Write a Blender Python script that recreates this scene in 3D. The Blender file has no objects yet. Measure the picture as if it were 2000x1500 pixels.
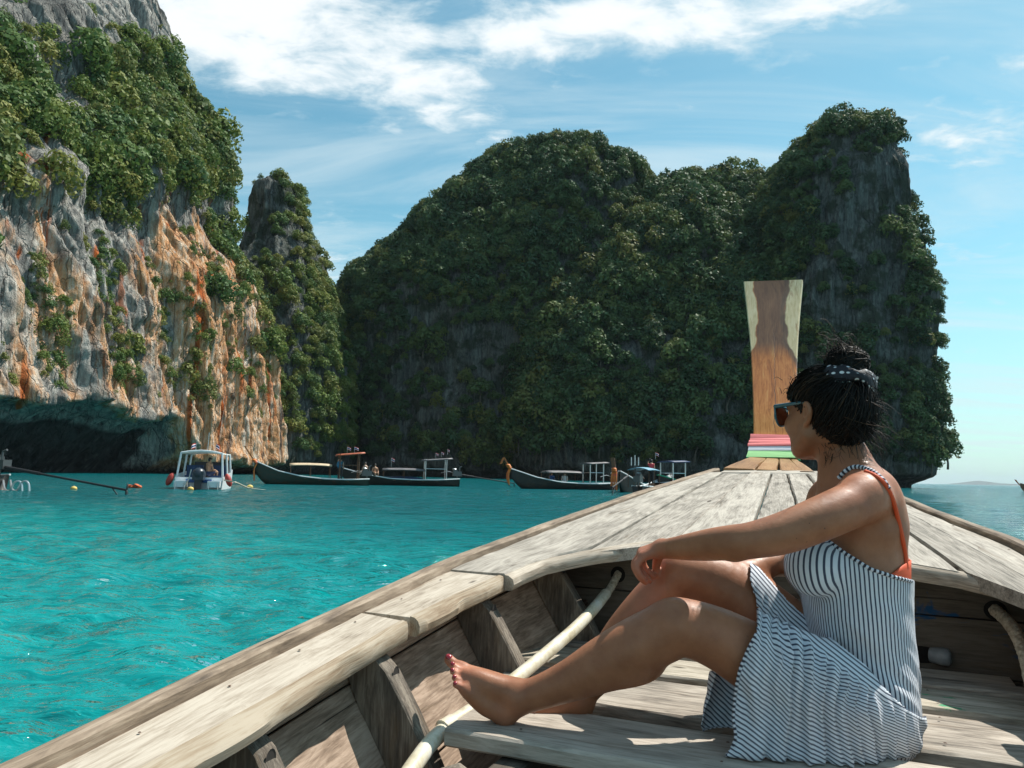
import bpy, bmesh, math, random
import numpy as np
from mathutils import Vector, Matrix
random.seed(7); RNG = np.random.default_rng(11)
SC = bpy.context.scene
COL = SC.collection

# ------------------------------------------------------------------ camera, sky, sun, exposure
F, CAM_H = 1503.0, 1.12
PIT, ROL = math.radians(6.7), math.radians(1.26)
_fw = np.array([0, math.cos(PIT), math.sin(PIT)]); _up0 = np.array([0, -math.sin(PIT), math.cos(PIT)]); _r0 = np.array([1., 0, 0])
_R = _r0*math.cos(ROL)+_up0*math.sin(ROL); _UP = _up0*math.cos(ROL)-_r0*math.sin(ROL)
CAMP = np.array([0, 0, CAM_H])
cd = bpy.data.cameras.new('camera'); cam = bpy.data.objects.new('camera', cd); COL.objects.link(cam)
cd.sensor_width = 36; cd.lens = F/2000*36; cd.clip_start = 0.05; cd.clip_end = 60000
cam.matrix_world = Matrix(((_R[0], _UP[0], -_fw[0], 0), (_R[1], _UP[1], -_fw[1], 0), (_R[2], _UP[2], -_fw[2], CAM_H), (0, 0, 0, 1)))
SC.camera = cam
SUN_EL, SUN_AZ = math.radians(57), math.radians(56)       # azimuth from +Y towards +X
SUN = Vector((math.sin(SUN_AZ)*math.cos(SUN_EL), math.cos(SUN_AZ)*math.cos(SUN_EL), math.sin(SUN_EL)))
sl = bpy.data.lights.new('sun', 'SUN'); sl.energy = 5.0; sl.angle = math.radians(0.53); sl.color = (1.0, 0.95, 0.87)
so = bpy.data.objects.new('sun', sl); COL.objects.link(so); so.rotation_euler = SUN.to_track_quat('Z', 'Y').to_euler()
SC.view_settings.view_transform = 'Standard'; SC.view_settings.look = 'None'; SC.view_settings.exposure = 0.3; SC.view_settings.gamma = 1.0
SC.cycles.use_denoising = True
SC.cycles.max_bounces = 6; SC.cycles.transparent_max_bounces = 8; SC.cycles.caustics_reflective = False; SC.cycles.caustics_refractive = False
SC.cycles.sample_clamp_indirect = 4.0

# ------------------------------------------------------------------ node helpers
class NT:
    def __init__(s, tree): s.t = tree
    def __call__(s, typ, ins=None, out=0, **props):
        n = s.t.nodes.new(typ)
        for k, v in props.items(): setattr(n, k, v)
        for k, v in (ins or {}).items():
            sock = n.inputs[k]
            if isinstance(v, bpy.types.NodeSocket): s.t.links.new(v, sock)
            else: sock.default_value = v
        return n.outputs[out] if out is not None else n
    def math(s, op, a, b=0.0, c=0.0, clamp=False):
        return s('ShaderNodeMath', {0: a, 1: b, 2: c}, operation=op, use_clamp=clamp)
    def vmath(s, op, a, b=(0, 0, 0), out=0): return s('ShaderNodeVectorMath', {0: a, 1: b}, out=out, operation=op)
    def mix(s, f, a, b, blend='MIX'):
        n = s.t.nodes.new('ShaderNodeMix'); n.data_type = 'RGBA'; n.blend_type = blend; n.clamp_factor = True
        for k, v in ((0, f), (6, a), (7, b)):
            if isinstance(v, bpy.types.NodeSocket): s.t.links.new(v, n.inputs[k])
            else: n.inputs[k].default_value = v if k == 0 else (*v[:3], 1)
        return n.outputs[2]
    def noise(s, vec, scale, detail=4, rough=.55, dist=0.0, out=0):
        return s('ShaderNodeTexNoise', {'Vector': vec, 'Scale': scale, 'Detail': detail, 'Roughness': rough, 'Distortion': dist}, out=out)
    def ramp(s, fac, stops, interp='LINEAR'):
        n = s.t.nodes.new('ShaderNodeValToRGB'); n.color_ramp.interpolation = interp
        e = n.color_ramp.elements
        while len(e) > 1: e.remove(e[-1])
        for i, (p, c) in enumerate(stops):
            x = e[0] if i == 0 else e.new(p)
            x.position = p; x.color = (c, c, c, 1) if not hasattr(c, '__len__') else (*c[:3], 1)
        s.t.links.new(fac, n.inputs[0]); return n.outputs[0]
    def rng(s, v, a, b, c=0.0, d=1.0, smooth=True):
        return s('ShaderNodeMapRange', {0: v, 1: a, 2: b, 3: c, 4: d}, interpolation_type='SMOOTHSTEP' if smooth else 'LINEAR')
    def attr(s, name, out=0): return s('ShaderNodeAttribute', attribute_name=name, out=out)
    def sep(s, vec):
        n = s.t.nodes.new('ShaderNodeSeparateXYZ'); s.t.links.new(vec, n.inputs[0]); return n.outputs
    def comb(s, x, y, z): return s('ShaderNodeCombineXYZ', {0: x, 1: y, 2: z})
    def pos(s): return s('ShaderNodeNewGeometry', out=0)
    def bump(s, h, strength=.5, dist=.01, normal=None):
        d = {'Height': h, 'Strength': strength, 'Distance': dist}
        if normal is not None: d['Normal'] = normal
        return s('ShaderNodeBump', d)

def material(name, fn=None, color=(.5, .5, .5), rough=.6, **kw):
    m = bpy.data.materials.new(name); m.use_nodes = True
    b = m.node_tree.nodes['Principled BSDF']
    b.inputs['Base Color'].default_value = (*color, 1); b.inputs['Roughness'].default_value = rough
    for k, v in kw.items(): b.inputs[k.replace('_', ' ')].default_value = v
    if fn:
        nt = NT(m.node_tree); res = fn(nt) or {}
        for k, v in res.items():
            sock = b.inputs[k]
            if isinstance(v, bpy.types.NodeSocket): m.node_tree.links.new(v, sock)
            else: sock.default_value = v
    m.diffuse_color = (*color, 1)
    return m

# world: physical sky with a layer of high broken cloud
W_ = bpy.data.worlds.new('World'); SC.world = W_; W_.use_nodes = True
def build_world():
    t = W_.node_tree; nt = NT(t); bg = t.nodes['Background']
    sky = nt('ShaderNodeTexSky', sky_type='NISHITA', sun_disc=False, sun_elevation=SUN_EL, sun_rotation=SUN_AZ, air_density=1.0, dust_density=0.6, ozone_density=1.6)
    skyc = nt.mix(1.0, sky, (0.84, 1.30, 1.10), 'MULTIPLY')
    d = nt('ShaderNodeTexCoord', out=0)
    x, y, z = nt.sep(d)
    zz = nt.math('MAXIMUM', z, 0.02)
    zc = nt.math('ADD', zz, 0.10)
    p = nt.comb(nt.math('DIVIDE', x, zc), nt.math('DIVIDE', y, zc), 0.0)      # cloud deck plane
    n1 = nt.noise(nt.vmath('ADD', p, (3.1, 1.7, 0.4)), 1.15, 2, .5)            # large banks
    n2 = nt.noise(nt.vmath('MULTIPLY', p, (1.0, 1.35, 1.0)), 6.5, 10, .60, .25)   # broken texture
    n3 = nt.noise(nt.vmath('MULTIPLY', p, (0.5, 1.5, 1.0)), 1.5, 6, .6, 1.2)     # thin veils
    # direction of the main cloud banks over the bay
    def bank(cx, cy, rx, ry, amp):
        dx = nt.math('DIVIDE', nt.math('SUBTRACT', nt.sep(p)[0], cx), rx); dy = nt.math('DIVIDE', nt.math('SUBTRACT', nt.sep(p)[1], cy), ry)
        q = nt.math('ADD', nt.math('MULTIPLY', dx, dx), nt.math('MULTIPLY', dy, dy))
        return nt.math('MULTIPLY', nt.math('POWER', 2.718, nt.math('MULTIPLY', q, -1.0)), amp)
    tot = None
    for b in BANKS:
        v = bank(*b); tot = v if tot is None else nt.math('ADD', tot, v)
    base = nt.math('ADD', nt.math('MULTIPLY', n1, .25), nt.math('MULTIPLY', n2, 1.0))
    dens = nt.math('ADD', base, tot)
    cum = nt.rng(dens, .67, 1.06)
    veil = nt.math('MULTIPLY', nt.rng(n3, .36, .72), .62)
    a = nt.math('MAXIMUM', cum, veil)
    haze = nt.rng(z, 0.30, 0.0, 0.0, .55)
    cloudcol = nt.mix(nt.rng(dens, .80, 1.15), (5.8, 6.9, 7.3), (8.3, 8.5, 8.6))
    c1 = nt.mix(haze, skyc, (4.7, 6.0, 7.1))
    c2 = nt.mix(nt.math('MULTIPLY', a, .92), c1, cloudcol)
    t.links.new(c2, bg.inputs[0]); bg.inputs[1].default_value = 0.105
# cloud banks (centre and size on the cloud plane)
BANKS = [(-.62, 1.36, .22, .16, .34), (-.36, 1.50, .24, .15, .36), (-.14, 1.66, .16, .13, .30), (-.02, 1.40, .14, .09, .20), (.10, 1.36, .18, .10, .26), (.30, 1.34, .22, .09, .34), (.55, 1.28, .20, .07, .32), (1.02, 1.66, .15, .12, .34), (1.12, 1.78, .10, .05, .16), (.95, 1.38, .06, .05, .2), (.62, 1.80, .12, .05, .14), (-1.1, 1.3, .4, .3, .25), (-.66, 2.7, .35, .35, .22), (-.40, 1.32, .2, .1, .2), (1.25, 1.72, .12, .06, .2), (1.3, 2.3, .2, .2, .14)]
build_world()

# ------------------------------------------------------------------ geometry helpers
def ray(x, y): return _fw*F+_R*(x-1000)-_UP*(y-750)
def PY(x, y, Y): d = ray(x, y); return CAMP+d*(Y/d[1])
def PZ(x, y, z): d = ray(x, y); return CAMP+d*((z-CAM_H)/d[2])
def setp(o, label=None, category=None, group=None, kind=None):
    for k, v in (('label', label), ('category', category), ('group', group), ('kind', kind)):
        if v: o[k] = v
    return o
def empty(name, loc, rotz=0.0, label=None, category=None, group=None, parent=None):
    o = bpy.data.objects.new(name, None); COL.objects.link(o); o.location = [float(a) for a in loc]; o.rotation_euler = (0, 0, rotz)
    o.empty_display_size = .1
    if parent: o.parent = parent
    return setp(o, label, category, group)
def mesh_data(name, V, Fc, mat=None, smooth=True, attrs=None):
    me = bpy.data.meshes.new(name)
    V = np.asarray(V, dtype=np.float32)
    if isinstance(Fc, np.ndarray):
        n, k = Fc.shape
        me.vertices.add(len(V)); me.vertices.foreach_set('co', V.ravel())
        me.loops.add(n*k); me.loops.foreach_set('vertex_index', Fc.astype(np.int32).ravel())
        me.polygons.add(n); me.polygons.foreach_set('loop_start', np.arange(0, n*k, k, dtype=np.int32))
        me.update(calc_edges=True)
    else:
        me.from_pydata([tuple(map(float, v)) for v in V], [], [tuple(map(int, f)) for f in Fc]); me.update()
    if smooth: me.polygons.foreach_set('use_smooth', np.ones(len(me.polygons), dtype=bool))
    if mat:
        for m_ in (mat if isinstance(mat, (list, tuple)) else [mat]): me.materials.append(m_)
    for k, a in (attrs or {}).items():
        a = np.asarray(a, dtype=np.float32)
        if a.ndim == 1: me.attributes.new(k, 'FLOAT', 'POINT').data.foreach_set('value', a)
        else: me.attributes.new(k, 'FLOAT_VECTOR', 'POINT').data.foreach_set('vector', a.ravel())
    return me
def obj(name, V, Fc, mat=None, parent=None, smooth=True, attrs=None, world=True, autos=None):
    """one mesh object; vertices are world coordinates unless world=False (local to the parent)"""
    V = np.asarray(V, dtype=float)
    if parent is not None and world:
        p = parent; off = np.zeros(3)
        while p is not None: off += np.array(p.location); p = p.parent
        V = V-off
    me = mesh_data(name, V, Fc, mat, smooth, attrs)
    o = bpy.data.objects.new(name, me); COL.objects.link(o)
    if parent is not None: o.parent = parent
    if autos is not None:
        me.set_sharp_from_angle(angle=math.radians(autos))
    return o
class MB:
    """collects shapes for one mesh"""
    def __init__(s): s.V = []; s.F = []; s.n = 0; s.G = []
    def add(s, V, Fc, G=None):
        V = np.asarray(V, float); s.V.append(V); s.F += [tuple(i+s.n for i in f) for f in Fc]; s.n += len(V)
        s.G.append(np.asarray(G, float) if G is not None else V*1.0); return s
    def tube(s, pts, r, n=8, cap=True): V, Fc, G = tube(pts, r, n, cap); return s.add(V, Fc, G)
    def box(s, c, h, rz=0.0, M=None):
        V = np.array([[x, y, z] for z in (-1, 1) for y in (-1, 1) for x in (-1, 1)], float)*np.asarray(h)
        if M is not None: V = V@np.asarray(M).T
        elif rz: cs, sn = math.cos(rz), math.sin(rz); V = V@np.array([[cs, -sn, 0], [sn, cs, 0], [0, 0, 1]]).T
        return s.add(V+np.asarray(c, float), [(0, 2, 3, 1), (4, 5, 7, 6), (0, 1, 5, 4), (2, 6, 7, 3), (0, 4, 6, 2), (1, 3, 7, 5)])
    def ball(s, c, r, nu=12, nv=8):
        r = np.ones(3)*r if np.isscalar(r) else np.asarray(r, float); V = []; Fc = []
        for j in range(nv+1):
            a = math.pi*j/nv
            for i in range(nu):
                b = 2*math.pi*i/nu; V.append([math.sin(a)*math.cos(b), math.sin(a)*math.sin(b), math.cos(a)])
        for j in range(nv):
            for i in range(nu): Fc.append((j*nu+i, (j+1)*nu+i, (j+1)*nu+(i+1) % nu, j*nu+(i+1) % nu))
        return s.add(np.array(V)*r+np.asarray(c, float), Fc)
    def build(s, name, mat, parent=None, smooth=True, world=True, autos=40):
        return obj(name, np.concatenate(s.V), s.F, mat, parent, smooth, {'gc': np.concatenate(s.G)}, world, autos)
def frames(P):
    T = np.gradient(P, axis=0); T /= np.linalg.norm(T, axis=1)[:, None]+1e-12
    ref = np.array([0, 0, 1.]) if abs(T[0][2]) < .9 else np.array([1., 0, 0])
    N = []; n = np.cross(T[0], ref)
    for t in T:
        n = n-t*(n@t); n /= np.linalg.norm(n); N.append(n)
    N = np.array(N); return T, N, np.cross(T, N)
def tube(pts, r, n=8, cap=True):
    P = np.asarray(pts, float); r = np.ones(len(P))*r if np.isscalar(r) else np.asarray(r, float)
    T, N, B = frames(P); a = np.arange(n)*2*math.pi/n
    V = P[:, None]+r[:, None, None]*(np.cos(a)[None, :, None]*N[:, None]+np.sin(a)[None, :, None]*B[:, None])
    s = np.r_[0, np.cumsum(np.linalg.norm(np.diff(P, axis=0), axis=1))]
    G = np.stack([np.repeat(s, n), np.tile(np.cos(a), len(P))*np.repeat(r, n), np.tile(np.sin(a), len(P))*np.repeat(r, n)], 1)
    V = V.reshape(-1, 3); Fc = []
    for i in range(len(P)-1):
        for j in range(n): k = (j+1) % n; Fc.append((i*n+j, i*n+k, (i+1)*n+k, (i+1)*n+j))
    if cap: Fc.append(tuple(range(n))[::-1]); Fc.append(tuple((len(P)-1)*n+j for j in range(n)))
    return V, Fc, G
def spline(pts, n):
    """Catmull-Rom through the points"""
    P = np.asarray(pts, float); P = np.vstack([2*P[0]-P[1], P, 2*P[-1]-P[-2]]); out = []
    m = len(P)-3
    for t in np.linspace(0, m, n):
        i = min(int(t), m-1); f = t-i; a, b, c, d = P[i:i+4]
        out.append(.5*((2*b)+(c-a)*f+(2*a-5*b+4*c-d)*f*f+(3*b-a-3*c+d)*f**3))
    return np.array(out)
# value noise
def _hash(ix, iy, iz, seed):
    h = (ix*374761393+iy*668265263+iz*2147483647+seed*1274126177) & 0xffffffff
    h = ((h ^ (h >> 13))*1274126177) & 0xffffffff; h = h ^ (h >> 16)
    return (h & 0xffff)/32767.5-1
def vnoise(p, seed=0):
    p = np.asarray(p, float); i = np.floor(p).astype(np.int64); f = p-i; f = f*f*f*(f*(f*6-15)+10)
    r = 0
    for dx in (0, 1):
        wx = f[..., 0] if dx else 1-f[..., 0]
        for dy in (0, 1):
            wy = f[..., 1] if dy else 1-f[..., 1]
            for dz in (0, 1):
                wz = f[..., 2] if dz else 1-f[..., 2]
                r = r+wx*wy*wz*_hash(i[..., 0]+dx, i[..., 1]+dy, i[..., 2]+dz, seed)
    return r
def fbm(p, octv=4, seed=0, gain=.5, ridge=False):
    p = np.asarray(p, float); a = 1.; s = 0; t = 0
    for o in range(octv):
        v = vnoise(p*2**o+o*17.3, seed+o)
        s = s+a*((1-2*np.abs(v)) if ridge else v); t += a; a *= gain
    return s/t
def sstep(a, b, x): t = np.clip((np.asarray(x, float)-a)/(b-a), 0, 1); return t*t*(3-2*t)
# ================================================================== cliffs and hills
def rock_mat(name, warm):
    def fn(nt):
        p = nt.pos(); x, y, z = nt.sep(p)
        st = nt.vmath('MULTIPLY', p, (1, 1, .16))
        stv = nt.vmath('MULTIPLY', p, (1, 1, .06))
        n_big = nt.noise(st, .11, 3, .5, .4); n_str = nt.noise(stv, .75, 6, .66, .7); n_fin = nt.noise(nt.vmath('MULTIPLY', p, (1, 1, .35)), 1.6, 6, .65, .6)
        grey = nt.ramp(nt.math('ADD', nt.math('MULTIPLY', n_str, .55), nt.math('MULTIPLY', n_fin, .45)),
                       [(.30, (.045, .047, .048)), (.42, (.20, .195, .185)), (.52, (.40, .385, .35)), (.64, (.68, .64, .57))])
        col = grey
        if warm:
            w = nt.attr('warm')
            och = nt.ramp(nt.math('ADD', nt.math('MULTIPLY', n_str, .5), nt.math('MULTIPLY', n_fin, .5)),
                          [(.26, (.10, .085, .075)), (.36, (.34, .17, .09)), (.44, (.66, .32, .14)), (.52, (.78, .48, .28)), (.61, (.84, .71, .56)), (.74, (.70, .66, .59))])
            m = nt.rng(nt.math('ADD', nt.math('ADD', nt.math('MULTIPLY', nt.noise(stv, .19, 4, .6, .8), 1.0), w), nt.math('MULTIPLY', n_big, .3)), .98, 1.16)
            col = nt.mix(m, col, och)
            rust = nt.rng(nt.noise(nt.vmath('MULTIPLY', p, (1, 1, .05)), .30, 3, .5, .4), .60, .69)
            col = nt.mix(nt.math('MULTIPLY', rust, nt.rng(w, .0, .22)), col, (.52, .13, .03))
            wht = nt.rng(nt.noise(nt.vmath('MULTIPLY', p, (1, 1, .035)), .55, 4, .65, .5), .58, .66)
            col = nt.mix(nt.math('MULTIPLY', wht, .55), col, (.78, .75, .68))
            blk = nt.rng(nt.noise(nt.vmath('MULTIPLY', p, (1, 1, .045)), .42, 4, .6, .6), .60, .70)
            col = nt.mix(nt.math('MULTIPLY', blk, .8), col, (.05, .055, .06))
        else:
            col = nt.mix(1.0, col, (.42, .46, .47), 'MULTIPLY')
            moss = nt.rng(nt.noise(p, .22, 5, .6), .46, .6)
            col = nt.mix(nt.math('MULTIPLY', moss, .8), col, (.035, .050, .028))
        # weed-dark tide band at the waterline
        col = nt.mix(nt.rng(nt.math('ADD', z, nt.math('MULTIPLY', n_fin, 2.0)), 3.2, 1.2), col, (.035, .036, .034))
        if warm: col = nt.mix(nt.rng(w, .0, -.15), col, nt.ramp(n_str, [(.4, (.035, .038, .038)), (.62, (.10, .105, .10)), (.7, (.20, .20, .18))]))  # dark wet rock under the cave lip, with the cave's shade painted in
        vc = nt('ShaderNodeTexVoronoi', {'Vector': nt.vmath('ADD', nt.vmath('MULTIPLY', p, (1, 1, .10)), nt.vmath('MULTIPLY', nt.noise(p, .5, 3, .6, 0, 1), (1.0, 1.0, .5))), 'Scale': .60}, out=0, feature='DISTANCE_TO_EDGE')
        crk = nt.rng(vc, .05, .0)
        col = nt.mix(nt.math('MULTIPLY', crk, .28), col, (.03, .03, .032))
        h = nt.math('ADD', nt.math('MULTIPLY', crk, -.3), nt.math('ADD', nt.math('MULTIPLY', n_str, .9), nt.math('MULTIPLY', nt.noise(nt.vmath('MULTIPLY', p, (1, 1, .5)), 2.4, 7, .7), .55)))
        return {'Base Color': col, 'Roughness': .92, 'Specular IOR Level': .15, 'Normal': nt.bump(h, 1.0, 1.3)}
    return material(name, fn, (.3, .28, .25), .9)
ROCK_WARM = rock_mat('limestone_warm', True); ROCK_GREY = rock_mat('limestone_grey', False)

def grid_faces(nr, nc, wrap=False):
    i = np.arange(nr-1)[:, None]; j = np.arange(nc if wrap else nc-1)[None, :]; k = (j+1) % nc
    return np.stack([i*nc+j, i*nc+k, (i+1)*nc+k, (i+1)*nc+j], -1).reshape(-1, 4)
def vert_normals(P, wrap):
    du = np.roll(P, -1, 1)-np.roll(P, 1, 1) if wrap else np.gradient(P, axis=1)
    dz = np.gradient(P, axis=0); n = np.cross(du, dz); return n/(np.linalg.norm(n, axis=2)[..., None]+1e-9)
HILLS = {}
def hill(name, prof, nz=150, na=420, seed=1, power=.8, amp=(5, 1.6, .6), mat=None, label=None, shrink=3.5, drop=6., undercut=2.5):
    """a free-standing limestone hill: stacked horizontal sections (z, x_left, x_right, y_front, y_back)"""
    prof = np.array(prof, float); prof[:, 1] += shrink; prof[:, 2] -= shrink; prof[1:, 0] -= np.linspace(0, drop, len(prof)-1); z = np.linspace(prof[0, 0], prof[-1, 0], nz)
    # smooth interpolation of the section sizes
    c = [np.interp(z, prof[:, 0], prof[:, k]) for k in range(5)]
    a = np.linspace(0, 2*np.pi, na, endpoint=False)+np.pi/2
    ca, sa = np.cos(a), np.sin(a); sx = np.sign(ca)*np.abs(ca)**power; sy = np.sign(sa)*np.abs(sa)**power
    xc, hx = (c[1]+c[2])/2, (c[2]-c[1])/2; yc, hy = (c[3]+c[4])/2, (c[4]-c[3])/2
    P = np.stack([xc[:, None]+hx[:, None]*sx, yc[:, None]+hy[:, None]*sy, np.repeat(z[:, None], na, 1)], -1)
    n = vert_normals(P, True); P0 = P.copy()
    fade = np.clip((z-0)/8, .15, 1)[:, None]
    d = amp[0]*fbm(P*.045, 3, seed)+amp[1]*fbm(P*np.array([.22, .22, .05]), 4, seed+9, ridge=True)+amp[2]*fbm(P*np.array([.6, .6, .2]), 3, seed+20)
    P = P+n*(d*fade)[..., None]
    # sea notch at the foot
    cut = undercut*sstep(3.0, .3, P[..., 2]+1.2*fbm(P*.08, 2, seed+40))
    P[..., :2] -= n[..., :2]*cut[..., None]
    V = P.reshape(-1, 3); Fc = grid_faces(nz, na, True)
    V = np.vstack([V, [xc[-1], yc[-1], z[-1]+.6]]); top = len(V)-1
    o = obj(name, V, Fc, mat or ROCK_GREY); bmf = None
    me = o.data; setp(o, label, None, None, 'structure')
    # close the top
    tri = np.array([[(nz-1)*na+j, (nz-1)*na+(j+1) % na, top] for j in range(na)])
    me2 = mesh_data(name+'_m', V, [tuple(f) for f in Fc]+[tuple(t) for t in tri], mat or ROCK_GREY); o.data = me2; bpy.data.meshes.remove(me); me2.name = name
    HILLS[name] = (P, n, name); return o, P

def X(px, Y): return PY(px, 750, Y)[0]
def Z(px, py, Y): return PY(px, py, Y)[2]
# centre dome: silhouette measured at its middle distance
YA = 250.
sa = [(640, 930, 1330), (640, 760, 1330), (648, 640, 1330), (668, 572, 1325), (760, 490, 1315), (802, 415, 1300), (872, 335, 1270), (915, 290, 1235), (960, 264, 1180), (1030, 251, 1135)]
profA = []
for i, (l, y, r) in enumerate(sa):
    zz = Z((l+r)/2, y, YA) if i else -2.
    hy = [46, 45, 44, 42, 38, 34, 28, 22, 14, 5][i]; yc = [252, 252, 252, 252, 252, 252, 252, 251, 250, 250][i]
    profA.append((zz, X(l, YA), X(r, YA), yc-hy, yc+hy))
o_dome, P_dome = hill('hill', profA, seed=3, amp=(5, 2.0, .8), drop=14., label='domed limestone hill covered in jungle behind the moored boats')
# middle ridge in front, covered in forest
YB = 226.
sb = [(960, 935, 1640), (975, 820, 1630), (1000, 700, 1625), (1040, 600, 1620), (1095, 520, 1612), (1150, 450, 1600), (1200, 390, 1585), (1240, 355, 1600), (1290, 340, 1580), (1330, 330, 1545)]
profB = []
for i, (l, y, r) in enumerate(sb):
    zz = Z((l+r)/2, y, YB) if i else -2.
    hy = [40, 38, 35, 31, 27, 22, 17, 12, 8, 4][i]; yc = [222, 225, 228, 231, 234, 236, 238, 240, 241, 242][i]
    profB.append((zz, X(l, YB), X(r, YB), yc-hy, yc+hy))
o_ridge, P_ridge = hill('hill', profB, seed=14, amp=(6, 1.8, .8), drop=1.5, label='low forested ridge between the domed hill and the tower rock')
HILLS['ridge'] = HILLS.pop('hill'); HILLS['dome'] = (P_dome, None, 'dome')
# right tower rock
YC = 205.
sc_ = [(1440, 940, 1848), (1445, 800, 1850), (1455, 700, 1852), (1470, 610, 1856), (1485, 560, 1850), (1500, 490, 1842), (1495, 440, 1816), (1500, 370, 1814), (1515, 332, 1806), (1545, 287, 1786), (1580, 258, 1778), (1605, 240, 1762), (1640, 226, 1738)]
profC = []
for i, (l, y, r) in enumerate(sc_):
    zz = Z((l+r)/2, y, YC) if i else -2.
    hy = [26, 26, 25.5, 25, 24.5, 24, 23, 22.5, 21.5, 19, 15, 10, 4][i]; yc = 206
    profC.append((zz, X(l, YC), X(r, yc-.62*hy), yc-hy, yc+hy))
o_tower, P_tower = hill('hill', profC, seed=27, amp=(2.0, 2.0, .8), power=.68, shrink=2.5, label='sheer grey tower rock at the right end of the bay', undercut=5)
# pinnacle behind the left cliff
YL = 205.
sl_ = [(380, 915, 700), (385, 720, 690), (395, 640, 672), (410, 580, 655), (430, 540, 636), (440, 500, 632), (450, 470, 608), (455, 440, 590), (457, 400, 580), (460, 372, 575), (475, 352, 568), (500, 338, 548)]
profL = []
for i, (l, y, r) in enumerate(sl_):
    zz = Z((l+r)/2, y, YL) if i else -2.
    hy = [34, 32, 29, 25, 21, 18, 15, 13, 12, 11, 9, 4][i]
    profL.append((zz, X(l, YL), X(r, YL), 208-hy, 208+hy))
o_pin, P_pin = hill('hill', profL, seed=33, amp=(2.0, 1.6, .7), power=.75, shrink=3.2, drop=1.5, label='narrow rock pinnacle behind the sunlit left cliff')

# the sunlit left cliff: a long wall, plan outline swept up a measured profile
def left_cliff():
    plan = [(-84, -60), (-70, 0), (-62, 40), (-57.5, 76), (-55.5, 96), (-54.5, 114), (-54, 130), (-53.8, 142), (-54.2, 151), (-55.5, 158), (-59, 166), (-68, 180), (-80, 198), (-112, 214), (-150, 222)]
    C0 = spline(plan, 860)
    seg = np.r_[0, np.cumsum(np.linalg.norm(np.diff(C0, axis=0), axis=1))]
    s = np.interp(np.linspace(0, 1, 860), [0, .12, .9, 1], [0, 100, 262, seg[-1]]); C0 = np.stack([np.interp(s, seg, C0[:, 0]), np.interp(s, seg, C0[:, 1])], 1)
    t = np.gradient(C0, axis=0); t /= np.linalg.norm(t, axis=1)[:, None]; nrm = np.stack([t[:, 1], -t[:, 0]], 1)    # outward, to the right of travel
    z = np.r_[np.linspace(-2, 12, 60), np.linspace(12.35, 112, 270)]
    prof = np.interp(z, [-2, 6, 33, 40, 46, 53, 62, 68, 75, 80, 86, 97, 106, 112], [0, 0, 3.2, 5.0, 6.8, 8.6, 9.2, 12.0, 17.0, 20.0, 21.5, 26, 40, 66])
    yy = C0[:, 1]
    # buttress: the orange pier at the right end stands proud
    butt = sstep(120, 127, yy)*sstep(182, 166, yy)
    G = np.zeros((len(z), 860, 3)); warm = np.zeros((len(z), 860))
    Zc = z[:, None]+0*yy[None]
    base = np.stack([C0[:, 0][None]+0*Zc, C0[:, 1][None]+0*Zc, Zc], -1)
    zeq = Zc*150/np.clip(yy, 72, 160)[None]; off = -np.interp(zeq, z, prof)+butt[None]*3.5*sstep(48, 34, Zc)
    big = fbm(base*np.array([.045, .045, .03]), 3, 51); fl = fbm(base*np.array([.17, .17, .035]), 4, 55, ridge=True); fi = fbm(base*np.array([.5, .5, .16]), 4, 61)
    pil = fbm(base*np.array([.42, .42, .03]), 2, 77)
    blk = fbm(base*np.array([.30, .30, .10])+.6*fbm(base*.2, 2, 70)[..., None], 3, 71); blk = np.round(blk*5)/5*.6+blk*.4      # stepped slabs
    bil = np.abs(vnoise(base*np.array([.22, .22, .030])+.5*fi[..., None], 91)); bil2 = np.abs(vnoise(base*np.array([.6, .6, .075])+.3*fi[..., None], 92))
    off = off+3.2*big+1.2*fl+.45*fi+3.2*bil+1.7*bil2+1.2*blk+.55*fbm(base*np.array([1.3, 1.3, .16]), 3, 63, ridge=True)
    # ledges carrying the hanging forest
    off = off+1.0*np.exp(-((zeq-60-4*big)/7)**2)
    # sea cave and notch
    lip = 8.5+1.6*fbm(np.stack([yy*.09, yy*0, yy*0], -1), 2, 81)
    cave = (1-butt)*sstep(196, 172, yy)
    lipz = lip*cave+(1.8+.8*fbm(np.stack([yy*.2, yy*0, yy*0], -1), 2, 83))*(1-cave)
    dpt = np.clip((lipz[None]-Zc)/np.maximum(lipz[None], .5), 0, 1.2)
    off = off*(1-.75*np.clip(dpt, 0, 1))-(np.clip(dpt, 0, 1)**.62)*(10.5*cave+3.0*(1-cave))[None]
    off = off+.9*np.exp(-((Zc-lipz[None]-.8)/1.1)**2)*(.5+fi)
    G = base.copy(); G[..., 0] += nrm[None, :, 0]*off; G[..., 1] += nrm[None, :, 1]*off
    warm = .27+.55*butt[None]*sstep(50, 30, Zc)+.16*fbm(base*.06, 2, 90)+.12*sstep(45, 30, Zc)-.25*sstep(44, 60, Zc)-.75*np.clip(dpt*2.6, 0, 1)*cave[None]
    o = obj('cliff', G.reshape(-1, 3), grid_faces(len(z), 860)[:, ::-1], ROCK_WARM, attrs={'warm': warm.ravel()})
    setp(o, 'tall sunlit limestone cliff streaked orange and grey on the left', None, None, 'structure')
    return G, butt
P_cliff, BUTT = left_cliff()

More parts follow.
